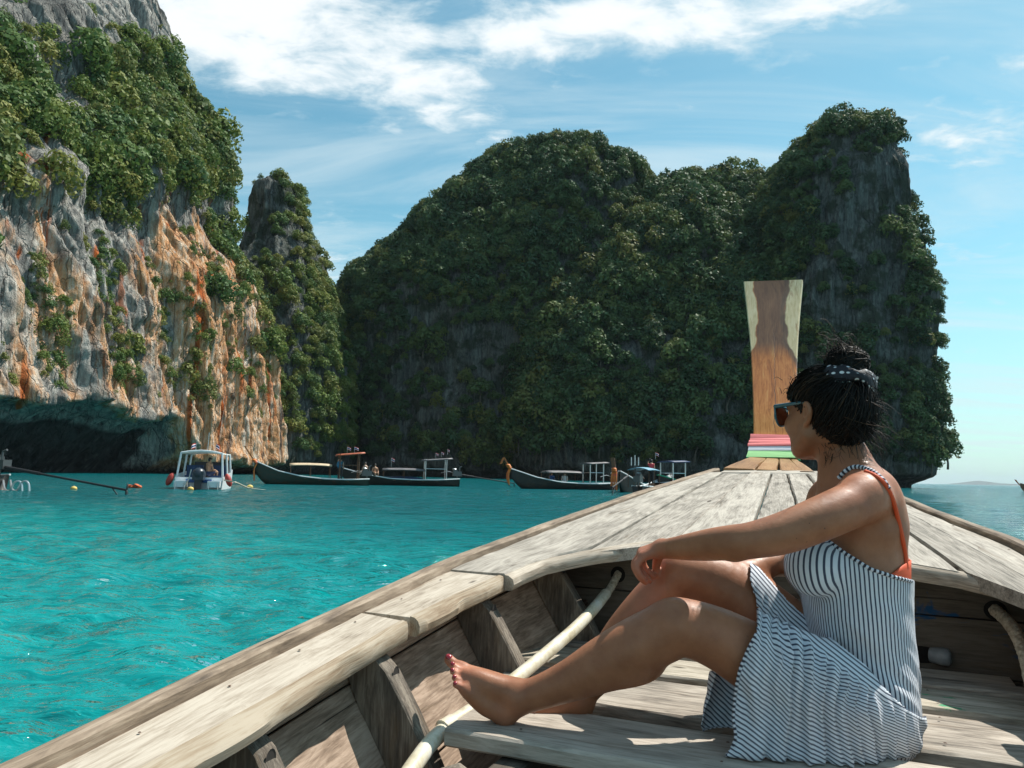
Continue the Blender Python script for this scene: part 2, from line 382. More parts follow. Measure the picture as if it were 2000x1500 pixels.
# ------------------------------------------------------------------ trees on the rock
def leaf_mat(name, cols):
    def fn(nt):
        r = nt('ShaderNodeObjectInfo', out=5); pv = nt.noise(nt.pos(), .35, 2)
        c = nt.ramp(nt.math('FRACT', nt.math('ADD', r, nt.math('MULTIPLY', pv, .25))), cols)
        lv = nt.attr('leaf')
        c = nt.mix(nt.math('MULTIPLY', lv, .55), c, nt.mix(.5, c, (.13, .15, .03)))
        return {'Base Color': c, 'Roughness': .62, 'Specular IOR Level': .25, 'Subsurface Weight': 0.0}
    m = material(name, fn, (.05, .09, .03), .7)
    t = m.node_tree; nt = NT(t); b = t.nodes['Principled BSDF']; out = t.nodes['Material Output']
    tr = nt('ShaderNodeBsdfTranslucent', {}); trn = tr.node
    t.links.new(b.inputs['Base Color'].links[0].from_socket, trn.inputs[0])
    mx = nt('ShaderNodeMixShader', {0: .24, 1: b.outputs[0], 2: tr}); t.links.new(mx, out.inputs[0])
    return m
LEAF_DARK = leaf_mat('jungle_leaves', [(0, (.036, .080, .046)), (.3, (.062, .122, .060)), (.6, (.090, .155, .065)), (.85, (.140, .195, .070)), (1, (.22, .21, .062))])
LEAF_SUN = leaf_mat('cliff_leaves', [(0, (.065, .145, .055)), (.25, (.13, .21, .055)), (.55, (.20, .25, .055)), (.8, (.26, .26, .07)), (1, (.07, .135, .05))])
BARK = material('bark', lambda nt: {'Base Color': nt.ramp(nt.noise(nt.vmath('MULTIPLY', nt.pos(), (1, 1, .2)), 6, 4), [(.3, (.05, .04, .03)), (.7, (.22, .19, .15))])}, (.12, .1, .08), .9)

def crown_mesh(name, seed, R=2.4, hgt=1.5, nblob=11, nleaf=300, size=.40, mat=LEAF_DARK, flat=.9):
    """leafy crown: outward-facing leaves on a cluster of rounded boughs"""
    rg = np.random.default_rng(seed); bl = []
    for i in range(nblob):
        a = 2.4*i+rg.uniform(-.5, .5); f = (i+.5)/nblob; rr = R*.66*math.sqrt(f); zz = hgt*(1-f)*rg.uniform(.75, 1.1)+rg.uniform(-.2, .3)
        bl.append((rr*math.cos(a), rr*math.sin(a), zz, R*rg.uniform(.30, .46)))
    V = []; Fc = []; L = []; per = nleaf//nblob
    for (bx_, by, bz, br) in bl:
        d = rg.normal(size=(per, 3)); d[:, 2] = d[:, 2]*.9+.30; d /= np.linalg.norm(d, axis=1)[:, None]
        p = np.array([bx_, by, bz])+d*br*np.array([1, 1, flat])*rg.uniform(.78, 1.10, (per, 1))
        nr = d+rg.normal(scale=.38, size=(per, 3)); nr /= np.linalg.norm(nr, axis=1)[:, None]
        t1 = np.cross(nr, rg.normal(size=(per, 3))); t1 /= np.linalg.norm(t1, axis=1)[:, None]; t2 = np.cross(nr, t1)
        s = size*rg.uniform(.55, 1.3, per); lv = rg.random(per)
        for k in range(per):
            n0 = len(V); a, b = t1[k]*s[k], t2[k]*s[k]*.66
            V += [p[k]-a, p[k]+b-nr[k]*s[k]*.12, p[k]+a, p[k]-b-nr[k]*s[k]*.12]; Fc.append((n0, n0+1, n0+2, n0+3)); L += [lv[k]]*4
    return mesh_data(name, np.array(V), np.array(Fc), mat, False, {'leaf': np.array(L)})
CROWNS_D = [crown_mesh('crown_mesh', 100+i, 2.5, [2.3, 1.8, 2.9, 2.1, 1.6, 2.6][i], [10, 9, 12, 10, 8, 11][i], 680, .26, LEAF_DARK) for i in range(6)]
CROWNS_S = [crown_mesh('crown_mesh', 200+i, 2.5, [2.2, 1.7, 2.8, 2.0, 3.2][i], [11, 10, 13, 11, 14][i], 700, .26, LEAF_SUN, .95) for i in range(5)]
def trunk_mesh(seed):
    rg = np.random.default_rng(seed); mb = MB()
    p = spline([(0, 0, -2.2), (.1*rg.normal(), .1*rg.normal(), -1.0), (.25*rg.normal(), .25*rg.normal(), .4)], 6)
    mb.tube(p, np.linspace(.16, .09, 6), 6)
    for i in range(4):
        a = rg.uniform(0, 6.28); e = p[-1]+np.array([math.cos(a)*1.3, math.sin(a)*1.3, rg.uniform(.5, 1.0)])
        mb.tube(spline([p[-2], (p[-1]+e)/2+np.array([0, 0, -.1]), e], 5), np.linspace(.07, .03, 5), 5)
    return mesh_data('trunk_mesh', np.concatenate(mb.V), mb.F, BARK)
TRUNKS = [trunk_mesh(i) for i in range(4)]

def scatter(P, N, dens, seed, wrap=True):
    """N random points on a grid surface, chosen by area times dens(points, normals)"""
    rg = np.random.default_rng(seed)
    n = vert_normals(P, wrap)
    du = np.linalg.norm((np.roll(P, -1, 1)-P), axis=2); dz = np.linalg.norm(np.gradient(P, axis=0), axis=2)
    du = np.minimum(du, 5)
    w = du*dz*dens(P, n); w = np.clip(w, 0, None).ravel(); w /= w.sum()
    k = rg.choice(len(w), N, p=w); return P.reshape(-1, 3)[k]+rg.normal(scale=.25, size=(N, 3)), n.reshape(-1, 3)[k], rg
def facing(P, n, lim=-.25):
    v = CAMP-P; v = v/np.linalg.norm(v, axis=-1)[..., None]; return ((n*v).sum(-1) > lim).astype(float)
PTS = []   # (pos, scale, rot, crown list index, sun?)
def put(P, N, dens, seed, smin, smax, sun, wrap=True, lift=.3, where=''):
    p, n, rg = scatter(P, N, dens, seed, wrap)
    hor = n*np.array([1, 1, 0]); q = p+hor*lift
    for i in range(N):
        PTS.append((q[i], float((smin+(smax-smin)*rg.random()**1.6*1.25)*(1 if rg.random() < .88 else 1.35)), float(rg.uniform(0, 6.28)), int(rg.integers(0, 5 if sun else 6)), sun, where))
def d_dome(P, n):
    g = fbm(P*.05, 3, 5); steep = 1-np.clip(n[..., 2], 0, 1)
    low = sstep(62, 18, P[..., 2])*sstep(30, -10, P[..., 0])            # bare dark wall low on the left
    return facing(P, n)*np.clip(.85+1.0*n[..., 2]+g*1.6, .10, 1.8)*(1-.40*low)*sstep(2.5, 6, P[..., 2])
def d_ridge(P, n):
    g = fbm(P*.06, 3, 8); return facing(P, n)*np.clip(.8+.8*n[..., 2]+g*1.4, .08, 2)*sstep(3, 9, P[..., 2])
def d_tower(P, n):
    g = fbm(P*.06, 3, 18); face = sstep(44, 54, P[..., 2])*sstep(92, 86, P[..., 2])*sstep(70, 78, P[..., 0])
    return facing(P, n)*np.clip(.38+1.7*n[..., 2]+g*1.7, .04, 2)*(1-.86*face)*sstep(4, 10, P[..., 2])
def d_pin(P, n):
    g = fbm(P*.07, 3, 28); return facing(P, n)*np.clip(.12+.7*n[..., 2]+g*1.0+1.0*sstep(58, 44, P[..., 2]), .02, 2)*sstep(3, 9, P[..., 2])
def d_cliff(P, n):
    n = -n; n[..., 2] = -n[..., 2] if n[..., 2].mean() < 0 else n[..., 2]
    g = fbm(P*np.array([.07, .07, .05]), 3, 38); Zc = P[..., 2]; Yc = P[..., 1]
    Ze = Zc*150/np.clip(Yc+8, 72, 160); band = sstep(48, 56, Ze+22*g)*sstep(84, 74, Ze+16*g)
    up = .55*sstep(74, 80, Ze)*sstep(.0, .35, g)
    corner = 1.0*sstep(140, 147, Yc)*sstep(172, 160, Yc)*sstep(18, 30, Zc)*sstep(60, 46, Zc)
    patch = 1.3*sstep(.18, .40, fbm(P*np.array([.12, .12, .07]), 2, 44))*sstep(10, 16, Zc)
    vis = ((Yc > 70) & (Yc < 185)).astype(float)
    return (2.4*band+up+corner+patch*.42*(1-.6*sstep(126, 132, Yc)))*vis
put(P_dome, 4200, d_dome, 1, .50, 1.25, False, lift=1.1, where='dome')
put(P_ridge, 2500, d_ridge, 2, .60, 1.55, False, lift=1.2, where='ridge')
put(P_tower, 2300, d_tower, 3, .45, 1.2, False, lift=1.0, where='tower')
put(P_pin, 1100, d_pin, 4, .4, .9, True, lift=.5, where='pin')
put(P_cliff, 2300, d_cliff, 6, .36, 1.15, True, False, -.5, where='cliff')

def d_tuft(P, n):
    Zc = P[..., 2]; Yc = P[..., 1]; v = sstep(.05, .35, fbm(P*np.array([.16, .16, .05]), 3, 57))
    return v*sstep(9, 13, Zc)*sstep(60, 45, Zc*150/np.clip(Yc, 72, 160))*((Yc > 70) & (Yc < 172))*(1-.65*sstep(124, 132, Yc))
put(P_cliff, 800, d_tuft, 9, .14, .40, True, False, -.3, where='cliff')
def build_trees():
    pts = PTS
    # apparent size decides which become individual trees
    size = [s/np.linalg.norm(np.asarray(p)-CAMP) for p, s, *_ in pts]
    def inview(p):
        q = np.asarray(p)-CAMP; zc = q@_fw; x = 1000+F*(q@_R)/zc; y = 750-F*(q@_UP)/zc
        return zc > 0 and 10 < x < 1990 and 5 < y < 900
    order = [i for i in np.argsort(size)[::-1] if inview(pts[i][0])][:300]
    single = set(int(i) for i in order)
    tcount = 0
    for i in sorted(single):
        p, s, r, k, sun, where = pts[i]
        x, y, z = p
        lab, grp = {'dome': ('dark green jungle tree on the domed hill behind the boats', 'trees on the domed hill'), 'ridge': ('jungle tree on the low forested ridge beside the domed hill', 'trees on the ridge'),
            'tower': ('tree growing on the grey tower rock at the right', 'trees on the tower rock'), 'pin': ('small tree on the rock pinnacle behind the left cliff', 'trees on the pinnacle'),
            'cliff': (('leafy tree in the hanging forest band high on the left cliff', 'trees in the forest band of the left cliff') if z > 44 else ('green bush growing out of the bare lower rock of the left cliff', 'bushes on the bare rock of the left cliff'))}[where]
        e = empty('tree', (x, y, z), r, lab, 'bush' if 'bush' in lab else 'tree', grp); e.scale = (s, s, s)
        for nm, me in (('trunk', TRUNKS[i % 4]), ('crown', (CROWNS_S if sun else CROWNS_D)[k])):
            o = bpy.data.objects.new(nm, me); COL.objects.link(o); o.parent = e
    # the rest of the forest is one mass
    for sun, nm, meshes, lab in ((False, 'forest', CROWNS_D, 'dense dark jungle covering the far hills'), (True, 'cliff_foliage', CROWNS_S, 'bushes and creepers covering the left cliff and pinnacle')):
        rest = [pts[i] for i in range(len(pts)) if i not in single and pts[i][4] == sun]
        V = np.array([q[0] for q in rest]); me = bpy.data.meshes.new(nm); me.vertices.add(len(V)); me.vertices.foreach_set('co', V.astype(np.float32).ravel())
        for an, vals, ty in (('sc', [q[1] for q in rest], 'FLOAT'), ('rz', [q[2] for q in rest], 'FLOAT')):
            me.attributes.new(an, ty, 'POINT').data.foreach_set('value', np.array(vals, np.float32))
        me.attributes.new('pick', 'INT', 'POINT').data.foreach_set('value', np.array([q[3] for q in rest], np.int32))
        o = bpy.data.objects.new(nm, me); COL.objects.link(o); setp(o, lab, None, None, 'stuff')
        cc = bpy.data.collections.new(nm+'_crowns')
        for k, m_ in enumerate(meshes):
            c = bpy.data.objects.new('crown_%s_%02d' % (nm, k), m_); cc.objects.link(c)
        ng = bpy.data.node_groups.new(nm, 'GeometryNodeTree'); ng.interface.new_socket('Geometry', in_out='INPUT', socket_type='NodeSocketGeometry'); ng.interface.new_socket('Geometry', in_out='OUTPUT', socket_type='NodeSocketGeometry')
        N = ng.nodes; Lk = ng.links
        gi, go = N.new('NodeGroupInput'), N.new('NodeGroupOutput'); m2p = N.new('GeometryNodeMeshToPoints'); iop = N.new('GeometryNodeInstanceOnPoints'); ci = N.new('GeometryNodeCollectionInfo')
        ci.inputs[0].default_value = cc; ci.inputs[1].default_value = True; ci.inputs[2].default_value = True
        def named(a, ty):
            n = N.new('GeometryNodeInputNamedAttribute'); n.data_type = ty; n.inputs[0].default_value = a; return n.outputs[0]
        cx = N.new('ShaderNodeCombineXYZ'); Lk.new(named('rz', 'FLOAT'), cx.inputs[2])
        Lk.new(gi.outputs[0], m2p.inputs[0]); Lk.new(m2p.outputs[0], iop.inputs['Points']); Lk.new(ci.outputs[0], iop.inputs['Instance'])
        iop.inputs['Pick Instance'].default_value = True; Lk.new(named('pick', 'INT'), iop.inputs['Instance Index'])
        Lk.new(cx.outputs[0], iop.inputs['Rotation']); Lk.new(named('sc', 'FLOAT'), iop.inputs['Scale']); Lk.new(iop.outputs[0], go.inputs[0])
        o.modifiers.new('scatter', 'NODES').node_group = ng
build_trees()
# faint far island on the horizon
def far_island():
    Y0 = 9000.; xs = np.linspace(1835, 2080, 60); hgt = .55*(14*np.exp(-((xs-1912)/38)**2)+5*np.exp(-((xs-1975)/30)**2)+6*np.exp(-((xs-2050)/40)**2)+1.5*np.abs(fbm(np.stack([xs*.08, xs*0, xs*0], -1), 3, 4)))
    hgt = np.maximum(hgt*sstep(1835, 1860, xs), .2)
    Vv = []
    for k, yo in enumerate((0, 500, 1000)):
        for x, h in zip(xs, hgt): p = PY(x, 948, Y0+yo); Vv.append((p[0], p[1], -5 if k != 1 else h/F*Y0))
    o = obj('island', np.array(Vv), grid_faces(3, 60), ROCK_GREY); setp(o, 'faint hilly island on the far horizon', None, None, 'structure')
far_island()
# ================================================================== sea
def water():
    r = [0.0]; 
    rr = np.r_[np.geomspace(.7, 160, 620), np.geomspace(164, 12000, 60)]
    inner = np.radians(np.linspace(-46, 46, 520)); outer = np.radians(np.linspace(47.5, 312.5, 90))
    th = np.r_[inner, outer]; nt_ = len(th)
    Xg = rr[:, None]*np.sin(th)[None]; Yg = rr[:, None]*np.cos(th)[None]
    rg = np.random.default_rng(5); Zg = np.zeros_like(Xg); dX = np.zeros_like(Xg); dY = np.zeros_like(Xg)
    cell = np.gradient(rr)[:, None]*.9+0*Xg
    cell = np.maximum(cell, rr[:, None]*np.gradient(th)[None].clip(0, .06)*.5)
    wind = math.radians(200)
    amp_mod = .75+.5*vnoise(np.stack([Xg*.12, Yg*.12, Xg*0], -1), 3)
    for k in range(64):
        lam = float(np.exp(rg.uniform(math.log(.12), math.log(2.6)))); a = .0050*lam**.55; ang = wind+rg.normal()*.75
        kx, ky = math.sin(ang)*2*math.pi/lam, math.cos(ang)*2*math.pi/lam; ph = rg.uniform(0, 6.28)
        fade = np.clip((lam/cell-2.2)/2.5, 0, 1)
        w = kx*Xg+ky*Yg+ph+1.2*vnoise(np.stack([Xg/lam/3.1, Yg/lam/3.1, Xg*0+k], -1), k)
        Zg += fade*a*np.sin(w); dX -= fade*a*.7*math.sin(ang)*np.cos(w); dY -= fade*a*.7*math.cos(ang)*np.cos(w)
    Zg *= amp_mod; far = sstep(400, 120, rr)[:, None]
    V = np.stack([Xg+dX*amp_mod, Yg+dY*amp_mod, Zg*far], -1).reshape(-1, 3)
    Fc = grid_faces(len(rr), nt_, True)
    c = len(V); V = np.vstack([V, [0, 0, 0]]); tri = [(j, (j+1) % nt_, c) for j in range(nt_)]
    def fn(nt):
        p = nt.pos(); x, y, z = nt.sep(p); p2 = nt.comb(x, y, 0.0)
        shallow = nt.noise(p2, .045, 3, .5, .6)
        side = nt.rng(nt.math('ADD', x, nt.math('MULTIPLY', y, -.10)), -8., 14.)         # the bottom drops away to the right
        dist = nt.rng(y, 20., 70.)
        c = nt.mix(nt.rng(shallow, .35, .65), (.0, .245, .238), (.0, .150, .162))
        c = nt.mix(nt.math('MULTIPLY', side, .85), c, (.003, .045, .085))
        patch = nt.rng(nt.noise(nt.vmath('MULTIPLY', p2, (1, 2.0, 1)), .16, 4, .6, .5), .55, .72)
        c = nt.mix(nt.math('MULTIPLY', patch, .35), c, (.012, .10, .095))
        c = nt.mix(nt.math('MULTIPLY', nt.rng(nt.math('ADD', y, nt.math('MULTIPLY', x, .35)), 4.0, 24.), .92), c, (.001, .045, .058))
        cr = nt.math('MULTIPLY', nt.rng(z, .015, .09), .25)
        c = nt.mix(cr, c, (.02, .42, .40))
        b3 = nt.noise(nt.vmath('MULTIPLY', p2, (.5, 1.6, 1)), .35, 3, .5, .6)
        rid = lambda v: nt.math('SUBTRACT', 1.0, nt.math('MULTIPLY', nt.math('ABSOLUTE', nt.math('SUBTRACT', v, .5)), 2.0))
        wp_ = nt.vmath('ADD', p2, nt.vmath('MULTIPLY', nt.noise(p2, .7, 2, .5, 0, 1), (.5, .5, 0)))
        r0 = rid(nt.noise(nt.vmath('MULTIPLY', wp_, (.9, 1.9, 1)), 7.0, 3, .55, .3)); r1 = rid(nt.noise(nt.vmath('MULTIPLY', wp_, (.8, 2.0, 1)), 2.6, 4, .55, .5)); r2 = rid(nt.noise(nt.vmath('MULTIPLY', p2, (.6, 1.7, 1)), .75, 4, .55, .5))
        hb = nt.math('ADD', nt.math('MULTIPLY', r0, .016), nt.math('ADD', nt.math('MULTIPLY', r1, .055), nt.math('ADD', nt.math('MULTIPLY', r2, .20), nt.math('MULTIPLY', rid(nt.noise(nt.vmath('MULTIPLY', p2, (.5, 1.4, 1)), .22, 3, .5, .4)), .42))))
        bn = nt.bump(hb, 1.0, 1.0); bnb = nt.bump(hb, .55, 1.0)
        # light through crests and dim troughs, painted into the body colour
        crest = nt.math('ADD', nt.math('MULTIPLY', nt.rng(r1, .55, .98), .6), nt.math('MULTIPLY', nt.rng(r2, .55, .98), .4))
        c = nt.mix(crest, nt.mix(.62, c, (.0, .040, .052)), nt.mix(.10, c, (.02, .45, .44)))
        t = nt.t; out = t.nodes['Material Output']
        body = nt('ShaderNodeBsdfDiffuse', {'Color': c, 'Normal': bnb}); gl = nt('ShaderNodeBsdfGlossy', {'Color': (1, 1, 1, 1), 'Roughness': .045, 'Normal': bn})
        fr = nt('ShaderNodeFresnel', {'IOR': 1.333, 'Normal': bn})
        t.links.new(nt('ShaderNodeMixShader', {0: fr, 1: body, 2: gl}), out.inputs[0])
        return {}
    m = material('sea_water', fn, (0, .3, .3), .06)
    me = mesh_data('sea', V, np.array(Fc), m)
    o = bpy.data.objects.new('sea', me); COL.objects.link(o); setp(o, 'turquoise sea water filling the bay', None, None, 'structure')
water()
# ================================================================== the wooden longtail boat we sit in
BA = math.radians(23); BU = np.array([math.sin(BA), math.cos(BA), 0]); BV = np.array([math.cos(BA), -math.sin(BA), 0]); CLN = -.235
def B(u, v, z): return BU*u+BV*(v+CLN)+np.array([0, 0, z])          # boat frame: u forward, v to starboard, z up from the water
def uvz(p): return np.array([p@BU, p@BV-CLN, p[2]])
def zr(u): return CAM_H-(.505-.128*u)                                 # sheer of the rail top
def hwL(u): return float(np.interp(u, [-3, -1, .75, 1.2, 1.55, 1.95, 2.1, 2.63, 3.0, 3.44, 3.86, 4.47, 4.9], [.80, .83, .838, .840, .838, .826, .815, .742, .684, .612, .521, .397, .30]))
def hwR(u): return float(np.interp(u, [-3, -1, .75, 1.2, 1.55, 1.95, 2.2, 2.71, 2.98, 3.25, 3.69, 4.2, 4.47, 4.9], [.82, .84, .84, .84, .84, .828, .81, .733, .64, .555, .447, .32, .25, .13]))
def wood(name, cols, grain=1.0, gloss=.0, stain=.35, knots=True, paint=None):
    def fn(nt):
        g = nt.attr('gc', 1); r = nt.attr('pr')
        g2 = nt.vmath('ADD', g, nt.comb(nt.math('MULTIPLY', r, 37.1), nt.math('MULTIPLY', r, 11.3), nt.math('MULTIPLY', r, 5.7)))
        w = nt.noise(nt.vmath('MULTIPLY', g2, (2.2, 7, 7)), 1.0, 3, .5, 0, 1)
        gw = nt.vmath('ADD', nt.vmath('MULTIPLY', g2, (1.9, 15, 15)), nt.vmath('MULTIPLY', w, (2.0*grain, 2.0*grain, 2.0*grain)))
        fine = nt.noise(nt.vmath('MULTIPLY', g2, (13, 170, 170)), 1.0, 5, .65, .2)
        band = nt.noise(gw, 3.0, 5, .62, .35)
        blot = nt.noise(nt.vmath('MULTIPLY', g2, (2.6, 5, 5)), 2.0, 4, .55, .4)
        f = nt.math('ADD', nt.math('MULTIPLY', band, .42), nt.math('ADD', nt.math('MULTIPLY', fine, .36), nt.math('MULTIPLY', blot, .30)))
        f = nt.math('ADD', f, nt.math('MULTIPLY', nt.math('SUBTRACT', r, .5), .10))
        c = nt.ramp(f, [(.36+.28*i/(len(cols)-1), k) for i, k in enumerate(cols)])
        st = nt.rng(nt.noise(nt.vmath('MULTIPLY', g2, (1.3, 7, 7)), 2.2, 5, .6, .8), .60, .70)
        c = nt.mix(nt.math('MULTIPLY', st, stain), c, (.16, .105, .055))
        crack = nt.rng(nt.noise(nt.vmath('MULTIPLY', g2, (2.2, 90, 90)), 1.0, 2, .5, .2), .70, .755)
        cmask = nt.rng(nt.noise(nt.vmath('MULTIPLY', g2, (3, 6, 6)), 1.0, 2), .45, .6)
        crk = nt.math('MULTIPLY', crack, cmask)
        c = nt.mix(nt.math('MULTIPLY', crk, .85), c, (.022, .018, .014))
        if knots:
            vo = nt('ShaderNodeTexVoronoi', {'Vector': nt.vmath('MULTIPLY', g2, (1.6, 4.2, 4.2)), 'Scale': 1.6, 'Randomness': 1.0}, out=0)
            c = nt.mix(nt.rng(vo, .085, .045), c, (.05, .035, .025))
        if paint:
            pm = nt.rng(nt.noise(nt.vmath('MULTIPLY', g2, (1, 1.6, 1.6)), paint[1], 5, .65, .6), paint[2], paint[2]+.04)
            c = nt.mix(pm, c, paint[0])
        h = nt.math('SUBTRACT', nt.math('ADD', nt.math('MULTIPLY', fine, .5), nt.math('MULTIPLY', band, .7)), nt.math('MULTIPLY', crk, 1.4))
        return {'Base Color': c, 'Roughness': .78-gloss, 'Specular IOR Level': .3, 'Normal': nt.bump(h, .55, .004)}
    return material(name, fn, cols[len(cols)//2], .8)
WOOD_GREY = wood('weathered_deck', [(0.063, 0.054, 0.045), (0.215, 0.191, 0.159), (0.356, 0.316, 0.268), (0.489, 0.442, 0.377)])
WOOD_RAIL = wood('rail_wood', [(0.054, 0.040, 0.030), (0.166, 0.123, 0.089), (0.268, 0.201, 0.144), (0.405, 0.316, 0.236)])
WOOD_SIDE = wood('side_deck_wood', [(0.077, 0.062, 0.045), (0.258, 0.211, 0.160), (0.416, 0.348, 0.274), (0.536, 0.467, 0.382)], 1.2)
WOOD_EDGE = wood('worn_edge', [(0.117, 0.082, 0.053), (0.243, 0.172, 0.109), (0.333, 0.258, 0.178), (0.423, 0.353, 0.267)], 1.0, 0, .15)
WOOD_HULL = wood('hull_planking', [(0.059, 0.038, 0.027), (0.187, 0.129, 0.090), (0.314, 0.224, 0.161), (0.477, 0.353, 0.265)], 1.6)
WOOD_FRAME = wood('frame_wood', [(0.033, 0.028, 0.021), (0.082, 0.066, 0.052), (0.142, 0.116, 0.091), (0.264, 0.222, 0.174)])
WOOD_FLOOR = wood('floor_wood', [(0.077, 0.065, 0.053), (0.224, 0.192, 0.158), (0.380, 0.330, 0.274), (0.516, 0.457, 0.387)])
WOOD_FLOORG = wood('floor_wood_flecked', [(0.095, 0.081, 0.063), (0.267, 0.230, 0.177), (0.413, 0.366, 0.290), (0.584, 0.516, 0.427)], paint=((.03, .30, .14), 7.0, .615))
WOOD_BULK = wood('bulkhead_wood', [(0.048, 0.039, 0.030), (0.082, 0.067, 0.052), (0.110, 0.092, 0.071), (0.144, 0.120, 0.095)], paint=((.012, .07, .17), 3.0, .655))
WOOD_TEAK = wood('varnished_stem', [(0.136, 0.064, 0.025), (0.255, 0.128, 0.051), (0.340, 0.178, 0.076), (0.408, 0.238, 0.111)], 1.4, .35, .25, False)
DARK = material('shadow_wood', None, (.035, .03, .026), .95)
IRON = material('rusty_iron', lambda nt: {'Base Color': nt.ramp(nt.noise(nt.pos(), 120, 3), [(.3, (.03, .02, .015)), (.7, (.16, .08, .05))])}, (.08, .05, .04), .7, Metallic=.4)

_pr = [0]
def strip(name, Lp, Rp, th, mat, parent, cham=.004, wear=.0015, upv=None, seed=None, taper_ends=False):
    """a plank between two edge lines (n points each), th thick below them, edges eased and slightly worn"""
    Lp, Rp = np.asarray(Lp, float), np.asarray(Rp, float); n = len(Lp); _pr[0] += 1; sd = seed or _pr[0]
    rg = np.random.default_rng(sd)
    w = Rp-Lp; wl = np.linalg.norm(w, axis=1)[:, None]; wd = w/wl
    T = np.gradient((Lp+Rp)/2, axis=0); T /= np.linalg.norm(T, axis=1)[:, None]
    U = np.cross(wd, T); U /= np.linalg.norm(U, axis=1)[:, None]
    if (U[:, 2].mean() < 0 if upv is None else (U@np.asarray(upv)).mean() < 0): U = -U
    s = np.r_[0, np.cumsum(np.linalg.norm(np.diff((Lp+Rp)/2, axis=0), axis=1))]
    j = lambda a, f: (a*fbm(np.stack([s*f, s*0+sd*3.7, s*0], -1), 3, sd))[:, None]
    cs = []
    def pt(fr, off, down, jw=0., jd=0.): cs.append((Lp+w*fr+wd*(off+jw)-U*(down+jd), fr, off, down))
    c = cham; wr = wear
    pt(0, 0, th-c); pt(0, 0, c, j(wr, 25), j(wr, 18)); pt(0, c, 0, j(wr*2, 14), 0)
    for f in (.25, .5, .75): pt(f, 0, j(wr*.6, 6)*1.0)
    pt(1, -c, 0, j(wr*2, 13), 0); pt(1, 0, c, j(wr, 22), j(wr, 16)); pt(1, 0, th-c); pt(1, -c, th); pt(0, c, th)
    m = len(cs); V = np.stack([a[0] for a in cs], 1).reshape(-1, 3)
    G = np.zeros((n, m, 3))
    for k, (p, fr, off, down) in enumerate(cs): G[:, k, 0] = s; G[:, k, 1] = (fr-.5)*wl[:, 0]; G[:, k, 2] = -(down if np.isscalar(down) else 0)
    Fc = [(i*m+k, i*m+(k+1) % m, (i+1)*m+(k+1) % m, (i+1)*m+k) for i in range(n-1) for k in range(m)]
    Fc += [tuple(range(m))[::-1], tuple((n-1)*m+k for k in range(m))]
    me_attr = {'gc': G.reshape(-1, 3), 'pr': np.full(n*m, rg.random())}
    o = obj(name, V, Fc, mat, parent, True, me_attr, autos=35)
    bm = bmesh.new(); bm.from_mesh(o.data); bmesh.ops.recalc_face_normals(bm, faces=bm.faces); bm.to_mesh(o.data); bm.free()
    return o
BOAT = empty('longtail_boat', B(1.5, 0, 0), 0, 'weathered wooden longtail boat in the foreground with tall varnished prow', 'boat')
def zd(u): return zr(u)-.020                                            # deck level
def lin(a, b, n): return np.linspace(a, b, n)
# rails
for side, hw in ((-1, hwL), (1, hwR)):
    us = np.r_[np.linspace(-1.2, 2.0, 40), np.linspace(2.08, 4.4, 32)]
    o = np.array([B(u, side*hw(u), zr(u)) for u in us]); i = np.array([B(u, side*(hw(u)-.040), zr(u)+.002) for u in us])
    strip('rail', o if side < 0 else i, i if side < 0 else o, .062, WOOD_RAIL, BOAT, .006, .003)
    # rubbing strake under the rail, outside
    o2 = np.array([B(u, side*(hw(u)+.012), zr(u)-.07) for u in us]); i2 = np.array([B(u, side*(hw(u)-.02), zr(u)-.07) for u in us])
    strip('rubbing_strake', o2, i2, .05, WOOD_RAIL, BOAT, .006, .002)
# aft edge of the foredeck (port and starboard halves differ)
ARC = np.array([(-.70, 1.60), (-.637, 1.76), (-.60, 2.02), (-.57, 2.144), (-.472, 2.267), (-.326, 2.411), (-.1, 2.45), (.2, 2.43), (.406, 2.331), (.515, 2.296), (.594, 2.237), (.645, 2.15), (.70, 1.9)])
def ue(v): return float(np.interp(v, ARC[:, 0], ARC[:, 1]))
UB = 4.22
bnds = [(-.80, -.352), (-.475, -.334), (-.245, -.192), (-.02, -.087), (.165, -.010), (.34, .085), (.52, .165), (.655, .222), (.80, .285)]
def bline(k, n=26):
    """seam k of the foredeck, from the aft edge forward"""
    a, b = bnds[k]
    f = lambda u: a+(b-a)*(u-2.3)/(UB-2.3)
    if k == 0: f = lambda u: -(hwL(u)-.043)
    if k == len(bnds)-1: f = lambda u: hwR(u)-.043
    u0 = 2.2
    for _ in range(20): u0 = ue(f(u0))
    if k == 0: u0 = 1.97
    if k == len(bnds)-1: u0 = 1.97
    return np.array([(u, f(u)) for u in lin(u0, UB, n)])
def camber(u, v): return .022*(1-(v/.75)**2)*sstep(1.9, 2.5, u)
def dpt(u, v, dz=0.): return B(u, v, zd(u)+camber(u, v)+dz)
